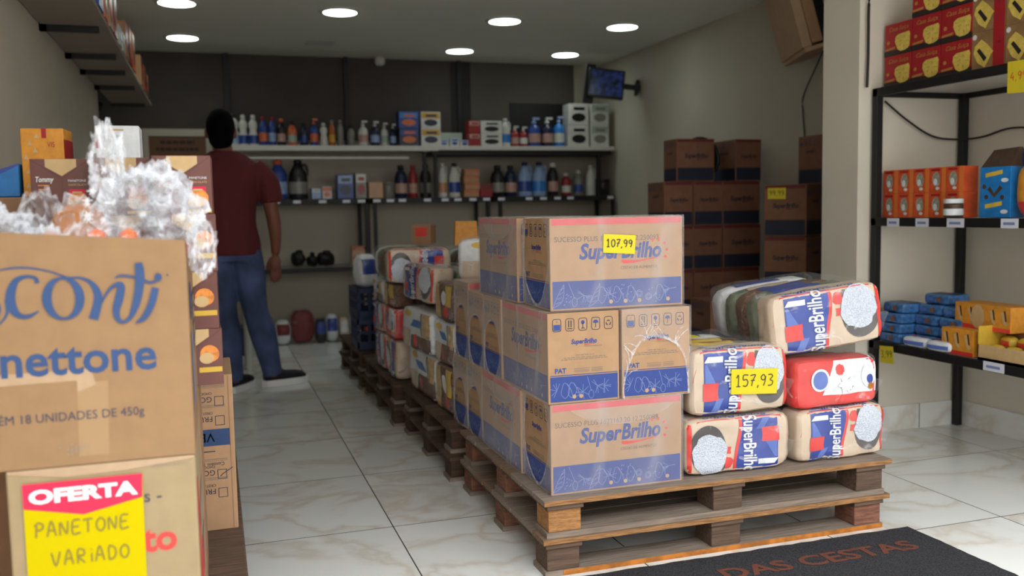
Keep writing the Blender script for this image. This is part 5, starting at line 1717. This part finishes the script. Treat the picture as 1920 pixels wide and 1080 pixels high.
for i, (x, y, k, rr) in enumerate(((-.185, 1.665, 'bread_red', .030), (-.135, 1.66, 'bread_red', .026), (-.255, 1.665, 'bread', .025))):
    o = new_obj('fruit_bread', MB().lathe([(rr * .7, 0), (rr, .05), (rr, .085), (rr * .5, .118), (.001, .125)], k, n=20), loc=(x, y, ZB))
    tag(o, ('small orange and red bread under film right behind the carton rim', 'small red fruit bread under film near the carton corner', 'small golden bread in white printed film behind the carton rim')[i], 'sweet bread', GBR)
    new_obj('clear_bag', crumple(0, 0, .062, rr * 1.12, rr * 1.12, .072, 'film_bread' if i < 2 else 'film_crumple', .2, 20 + i, 4), o)

# cartons behind
m = MB(); m.box(-.415, 0, 0, .03 - .0, .30, .415, 'card')
c = new_obj('bread_carton', m, loc=(0, 2.48, .2205), bevel=.003)
tag(c, 'tan carton standing upside down behind the display, lettering inverted with tick boxes', 'carton', 'bread cartons at the display')
fr = Fr((.03, 0, 0), (1, 0, 0), (0, 0, 1), .001)
m = MB()
P = .00136
def inv(s_, x, y, size, k='ink_dark', **kw): text(m, fr, s_, x, y, size, k, 'LEFT', rot=pi, **kw)
for fy, nm, sub, chk in ((.815, 'GOTAS', 'CHOCOLATE', 0), (.69, 'FRUTAS', 'CRISTALIZADAS', 0), (.345, 'GOTAS', 'CHOCOLATE', 1), (.225, 'FRUTAS', 'CRISTALIZADAS', 0)):
    y = fy * .415 + .010
    inv(nm, -.052, y + .010, .0205); inv(sub, -.052, y + .022, .0095)
    q = [(-.046, y - .014), (-.024, y - .014), (-.024, y + .010), (-.046, y + .010)]
    ribbon(m, fr, q, .002, 'ink_dark', closed=True)
    if chk: ribbon(m, fr, [(-.04, y - .008), (-.034, y - .002), (-.008, y + .014)], .002, 'ink_dark')
    rect(m, fr, -.12, y + .034, -.02, y + .0352, 'ink_grey'); rect(m, fr, -.08, y + .038, -.02, y + .040, 'ink_grey')
rect(m, fr, -.135, .228, -.012, .272, K)
inv('VE', -.05, .262, .034, 'tag_white')
rect(m, fr, -.10, .212, -.05, .2145, 'ink_dark'); inv('Cont\u00e9m 18 unid.', -.028, .183, .013)
rect(m, fr, -.012, .0, -.0105, .41, 'card_dim')
new_obj('printing', m, c)
m = MB(); m.box(-.44, 0, 0, -.045, .27, .469, 'card_dim'); o = new_obj('bread_carton', m, loc=(0, 2.025, .2205), bevel=.003)
tag(o, 'plain carton under the brown gift boxes, hidden behind the lettered cartons', 'carton', 'bread cartons at the display')
m = MB(); m.box(-.52, 0, 0, -.06, .17, .44, 'card_dim'); o = new_obj('bread_carton', m, loc=(0, 2.302, .2205), bevel=.003)
tag(o, 'lower plain carton under the orange, white and blue packs', 'carton', 'bread cartons at the display')
m = MB(); m.box(-.52, 0, 0, -.10, .17, .438, 'card_dim'); o = new_obj('bread_carton', m, loc=(0, 2.302, .6615), bevel=.003)
tag(o, 'upper plain carton under the orange, white and blue packs', 'carton', 'bread cartons at the display')

# brown gift boxes
def gift_box(Wg=.116, Hg=.121, top=False):
    root = new_obj('gift_box', MB().box(-Wg / 2, 0, 0, Wg / 2, Wg, Hg, 'gift_brown'), bevel=.0012)
    m = MB(); f = Fr((-Wg / 2, 0, 0), (1, 0, 0), (0, 0, 1), .0008)
    poly2(m, f, [(Wg * a, Hg * b) for a, b in ((.25, .995), (.25, .86), (.52, .70), (.77, .86), (.77, .995))], 'gift_cream')
    new_obj('paper_flap', m, root)
    m = MB()
    mat('gift_edge', '573029', .5) if 'gift_edge' not in M else None
    ribbon(m, f, [(0, Hg * .99), (Wg * .52, Hg * .66), (Wg, Hg * .99)], .0012, 'gift_edge', .0005); ribbon(m, f, [(Wg * .52, Hg * .66), (Wg * .52, Hg * .35)], .0008, 'gift_edge', .0005)
    if top:
        text(m, f, 'Tommy', Wg * .22, Hg * .60, Hg * .13, 'sign_white', bold=.02, shear=.2, width=Wg * .3)
        for y in (.53, .46): rect(m, f, Wg * .12, Hg * y, Wg * .3, Hg * (y + .018), 'gift_bread')
        text(m, f, 'PANETONE', Wg * .77, Hg * .60, Hg * .055, 'sign_white', width=Wg * .3); text(m, f, 'CHOCOLATE', Wg * .77, Hg * .53, Hg * .05, 'gift_cream', width=Wg * .3)
    if top:
        rect(m, f, Wg * .63, Hg * .36, Wg * .90, Hg * .47, 'sign_red', .001); cy_ = .22
        rect(m, f, Wg * .68, Hg * .40, Wg * .84, Hg * .43, 'gift_cream', .0014)
    else:
        cy_ = .50
    poly2(m, f, [(Wg * (.77 + .17 * cos(t)), Hg * (cy_ + .04 + .17 * sin(t) * (1 if sin(t) > 0 else .8))) for t in [2 * pi * i / 18 for i in range(18)]], 'gift_bread', .0012)
    poly2(m, f, [(Wg * (.72 + .13 * cos(t)), Hg * (cy_ - .02 + .10 * sin(t))) for t in [2 * pi * i / 14 for i in range(14)]], 'gift_cream', .0016)
    rect(m, f, Wg * .58, Hg * (cy_ - .27 if not top else .02), Wg * .98, Hg * (cy_ - .18 if not top else .07), 'gift_yellow', .0012)
    new_obj('printing', m, root)
    return root
g0, g1 = gift_box(), gift_box(top=True)
first, first1 = True, True
lv = ('lowest', 'second', 'third', 'topmost')
for colx, coly, cn in ((-.053, 2.03, 'nearest the aisle'), (-.176, 2.10, 'behind the big crumpled bag'), (-.297, 2.14, 'in front of the orange pack')):
    for k in range(4):
        if k == 3:
            o = g1 if first1 else copy_tree(g1)
            first1 = False
        else:
            o = g0 if first else copy_tree(g0)
            first = False
        tag(o, 'brown gift box with cream flap, %s of the stack %s' % (lv[k], cn), 'gift box', 'brown sweet bread gift boxes')
        place(o, (colx + (.003, -.002, .001, -.004)[k], coly, .690 + .1215 * k), radians((1.5, -1, .6, -1.5)[k]))
# packs on top of the tall cartons
m = MB(); m.box(-.045, 0, 0, .045, .09, .154, 'gift_orange'); o = new_obj('biscuit_pack', m, loc=(-.360, 2.32, 1.1005), rot=(0, 0, radians(-4)), bevel=.002)
tag(o, 'tall orange pack with a red ribbon mark and triangle pattern, by the wall', 'pack')
m = MB(); f = Fr((-.045, 0, 0), (1, 0, 0), (0, 0, 1), .0008)
rect(m, f, .044, .132, .054, .154, 'box_red'); text(m, f, 'VIS', .063, .112, .017, 'box_red', width=.016)
r = random.Random(4)
for i in range(8):
    a, b_ = .004 + .016 * (i % 2) + r.uniform(0, .01), .02 + .016 * i
    poly2(m, f, [(a, b_), (a + .011, b_), (a + .0055, b_ + .011)], 'gift_cream')
fs = Fr((.045, 0, 0), (0, 1, 0), (0, 0, 1), .0008); rect(m, fs, .0, .06, .09, .13, 'box_red')
new_obj('printing', m, o)
m = MB(); m.box(-.048, 0, 0, .048, .09, .162, 'pack_white'); o = new_obj('biscuit_pack', m, loc=(-.202, 2.32, 1.1005), bevel=.003)
tag(o, 'pale grey white upright pack behind the neck of the big crumpled bag', 'pack')
m = MB(); f = Fr((-.048, 0, 0), (1, 0, 0), (0, 0, 1), .0008); rect(m, f, 0, .11, .006, .13, 'box_red'); rect(m, f, .03, .15, .062, .154, 'gift_cream'); text(m, f, 'su', .05, .135, .012, 'ink_pale'); new_obj('printing', m, o)
m = MB(); m.raw([(-.04, 0, 0), (.02, 0, 0), (.02, .1, 0), (-.04, .1, 0), (-.04, 0, .055), (.02, 0, .075), (.02, .1, .075), (-.04, .1, .055)], [(0, 3, 2, 1), (4, 5, 6, 7), (0, 1, 5, 4), (1, 2, 6, 5), (2, 3, 7, 6), (3, 0, 4, 7)], 'sweet_blue')
o = new_obj('biscuit_pack', m, loc=(-.43, 2.31, 1.1005), bevel=.002); tag(o, 'bright blue low pack at the edge of the photo beside the orange pack', 'pack')
m = MB(); f = Fr((-.04, 0, 0), (1, 0, 0), (0, 0, 1), .0008); poly2(m, f, [(0, .04), (.06, .07), (.06, .074), (0, .055)], 'pack_blue'); new_obj('printing', m, o)

# ------------------------------------------------------------------ white desk behind the person
t = tag(empty('desk', (0, 0, 0)), 'white desk with a slim leg behind the person', 'desk')
m = MB(); m.box(XL + .02, 6.08, .72, .22, 6.48, .75, 'white_lacquer'); new_obj('desk_top', m, t, bevel=.003)
for x, y in ((.185, 6.10), (.185, 6.42), (XL + .05, 6.10), (XL + .05, 6.42)):
    m = MB(); m.lathe([(.03, 0), (.03, .03), (.019, .035), (.019, .72)], 'white_lacquer', (x, y, 0), 14); new_obj('leg', m, t)
o = new_obj('storage_box', MB().box(-.12, -.1, 0, .12, .1, .2, 'blue_plastic'), loc=(.10, 7.15, 0), bevel=.006)
tag(o, 'dark blue box on the floor seen between the legs of the person', 'box')
m = MB(); m.box(-.124, -.104, .18, .124, .104, .215, 'blue_plastic'); new_obj('lid', m, o)

# ------------------------------------------------------------------ the person, seen from behind
def loft(m_, rs, k='skin', n=18):
    """rs: (x, y, z, rx, ry) horizontal rings"""
    R_ = []
    for x, y, z_, a, b_ in spline(rs, 4):
        R_.append([(x + a * cos(2 * pi * i / n), y + b_ * sin(2 * pi * i / n), z_) for i in range(n)])
    m_.rings(R_, k)
def limb(m_, pts, k='skin', n=12):
    q = spline(pts, 5)
    m_.tube([p[:3] for p in q], [p[3] for p in q], k, n)
def ball(m_, c_, r3, k='skin'):
    m_.lathe([(max(.002, sin(pi * i / 12)) * r3[0], -cos(pi * i / 12) * r3[2]) for i in range(13)], k, c_, 18, 1, r3[1] / r3[0])
def meld(o, size, it=3):
    a = o.modifiers.new('meld', 'REMESH'); a.mode = 'VOXEL'; a.voxel_size = size; a.use_smooth_shade = True
    b_ = o.modifiers.new('relax', 'SMOOTH'); b_.factor = .5; b_.iterations = it
PX, PY = .085, 5.62
body = MB()
loft(body, [(PX + .015, PY, .80, .15, .11), (PX + .01, PY, .92, .15, .11), (PX, PY, 1.02, .135, .095), (PX, PY, 1.18, .165, .11), (PX, PY + .0, 1.30, .19, .10), (PX, PY, 1.365, .14, .075), (PX - .005, PY + .01, 1.40, .065, .06)])
HC = (PX - .018, PY + .02, 1.545)
limb(body, [(PX - .003, PY + .005, 1.36, .062), (PX - .008, PY + .01, 1.42, .055), (HC[0], HC[1] - .005, 1.49, .055)])
ball(body, HC, (.077, .097, .112))
ball(body, (HC[0], HC[1] + .03, HC[2] - .05), (.058, .068, .062))       # jaw
ball(body, (HC[0], HC[1] + .104, HC[2] - .02), (.014, .02, .026))        # nose
for s_ in (-1, 1):
    ball(body, (HC[0] + s_ * .079, HC[1] + .005, HC[2] - .015), (.012, .022, .034))   # ears
    ball(body, (HC[0] + s_ * .032, HC[1] + .083, HC[2] + .012), (.016, .014, .012))   # brows over the eyes
ball(body, (HC[0], HC[1] + .094, HC[2] - .062), (.024, .012, .009))      # mouth
# arms
limb(body, [(PX + .165, PY, 1.325, .052), (PX + .225, PY - .005, 1.24, .052), (PX + .248, PY - .01, 1.09, .043), (PX + .262, PY - .0, 1.0, .041), (PX + .268, PY + .02, .90, .034), (PX + .265, PY + .035, .815, .026)])
limb(body, [(PX - .165, PY, 1.325, .052), (PX - .225, PY, 1.24, .052), (PX - .25, PY + .03, 1.09, .043), (PX - .245, PY + .10, 1.0, .041), (PX - .22, PY + .2, .96, .033), (PX - .20, PY + .27, .95, .026)])
hx, hy = PX + .263, PY + .038
ball(body, (hx, hy + .004, .762), (.034, .022, .052))
for i, (dx, ln) in enumerate(((-.026, .068), (-.009, .078), (.009, .074), (.026, .058))):
    limb(body, [(hx + dx * .9, hy + .004, .735, .010), (hx + dx, hy + .008, .71, .0095), (hx + dx * 1.05, hy + .016, .71 - ln * .5, .009), (hx + dx * 1.0, hy + .03, .715 - ln, .0075)], n=8)
limb(body, [(hx - .022, hy - .002, .79, .012), (hx - .042, hy + .01, .755, .011), (hx - .048, hy + .022, .72, .009)], n=8)
lx, ly, lz = PX - .20, PY + .29, .948
ball(body, (lx, ly + .03, lz), (.034, .05, .02))
for i, dx in enumerate((-.026, -.009, .009, .026)):
    limb(body, [(lx + dx, ly + .06, lz, .010), (lx + dx, ly + .10, lz - .004, .009), (lx + dx, ly + .13, lz - .015, .0075)], n=8)
limb(body, [(lx + .025, ly + .01, lz, .012), (lx + .048, ly + .04, lz - .004, .010), (lx + .05, ly + .065, lz - .008, .008)], n=8)
# legs: the one at the aisle is stretched out to the side
LR = [(PX + .075, PY + .0, .86, .088), (PX + .105, PY + .01, .70, .080), (PX + .135, PY + .02, .47, .058), (PX + .17, PY + .05, .34, .056), (PX + .215, PY + .10, .12, .038), (PX + .225, PY + .11, .06, .038)]
LL = [(PX - .07, PY, .86, .088), (PX - .065, PY + .005, .70, .080), (PX - .04, PY + .01, .47, .058), (PX - .03, PY, .34, .056), (PX - .012, PY - .02, .12, .038), (PX - .01, PY - .02, .06, .038)]
limb(body, LR); limb(body, LL)
pe = new_obj('person', body)
meld(pe, .007, 3)
tag(pe, 'person seen from behind in a maroon t-shirt, blue jeans and dark shoes, one arm hanging', 'person')
m = MB(); ball(m, (HC[0], HC[1] - .012, HC[2] + .018), (.083, .098, .108), 'hair'); ball(m, (HC[0], HC[1] - .030, HC[2] - .045), (.071, .072, .075), 'hair')
hr_ = new_obj('hair', m, pe); meld(hr_, .008, 3)
sh = MB()
loft(sh, [(PX + .012, PY, .815, .172, .128), (PX + .010, PY, .90, .170, .125), (PX, PY, 1.02, .160, .118), (PX, PY, 1.18, .180, .128), (PX, PY, 1.30, .205, .118), (PX, PY, 1.372, .155, .088), (PX - .006, PY + .008, 1.425, .074, .068)], 'shirt')
limb(sh, [(PX + .15, PY, 1.325, .070), (PX + .225, PY - .005, 1.25, .070), (PX + .248, PY - .008, 1.17, .068), (PX + .254, PY - .01, 1.12, .066)], 'shirt')
limb(sh, [(PX - .15, PY, 1.325, .070), (PX - .225, PY, 1.25, .070), (PX - .246, PY + .015, 1.17, .066), (PX - .25, PY + .025, 1.12, .064)], 'shirt')
o = new_obj('shirt', sh, pe); meld(o, .009, 4)
jn = MB()
loft(jn, [(PX + .01, PY, .78, .160, .118), (PX + .012, PY, .84, .165, .122), (PX + .012, PY, .90, .160, .118)], 'jeans')
for L_ in (LR, LL):
    limb(jn, [(x, y, z_ + .01, r_ + (.016 if z_ > .4 else .024)) for x, y, z_, r_ in L_[:5]] + [(L_[5][0], L_[5][1], .075, .062)], 'jeans', 14)
o = new_obj('jeans', jn, pe); meld(o, .009, 4)
for (fx, fy), ang in (((PX + .245, PY + .125), radians(-72)), ((PX + .0, PY + .02), radians(-30))):
    # the foot points along +y before it is turned
    R_ = Matrix.Translation((fx, fy, 0)) @ Matrix.Rotation(ang, 4, 'Z')
    def sring(y, w_, h, zb_, n=14): return [R_ @ Vector((w_ * cos(2 * pi * i / n), y, zb_ + h * (1 + sin(2 * pi * i / n)) / 2)) for i in range(n)]
    m = MB(); m.rings([sring(-.075, .030, .06, .025), sring(-.05, .040, .095, .022), sring(0, .042, .095, .022), sring(.06, .046, .068, .022), sring(.12, .047, .062, .022), sring(.165, .040, .052, .022), sring(.186, .024, .034, .024)], 'shoe')
    s_o = new_obj('shoe', m, pe)
    m = MB()
    out = [(.0, -.092), (.042, -.076), (.051, 0), (.057, .09), (.052, .15), (.032, .195), (0, .208)]
    out = out + [(-a, b_) for a, b_ in reversed(out[1:-1])]
    lo_ = [R_ @ Vector((a, b_, .001)) for a, b_ in out]; hi_ = [R_ @ Vector((a, b_, .040)) for a, b_ in out]
    n = len(out); m.raw(lo_ + hi_, [tuple(reversed(range(n))), tuple(range(n, 2 * n))] + [(i, (i + 1) % n, n + (i + 1) % n, n + i) for i in range(n)], 'sole')
    new_obj('sole', m, s_o)
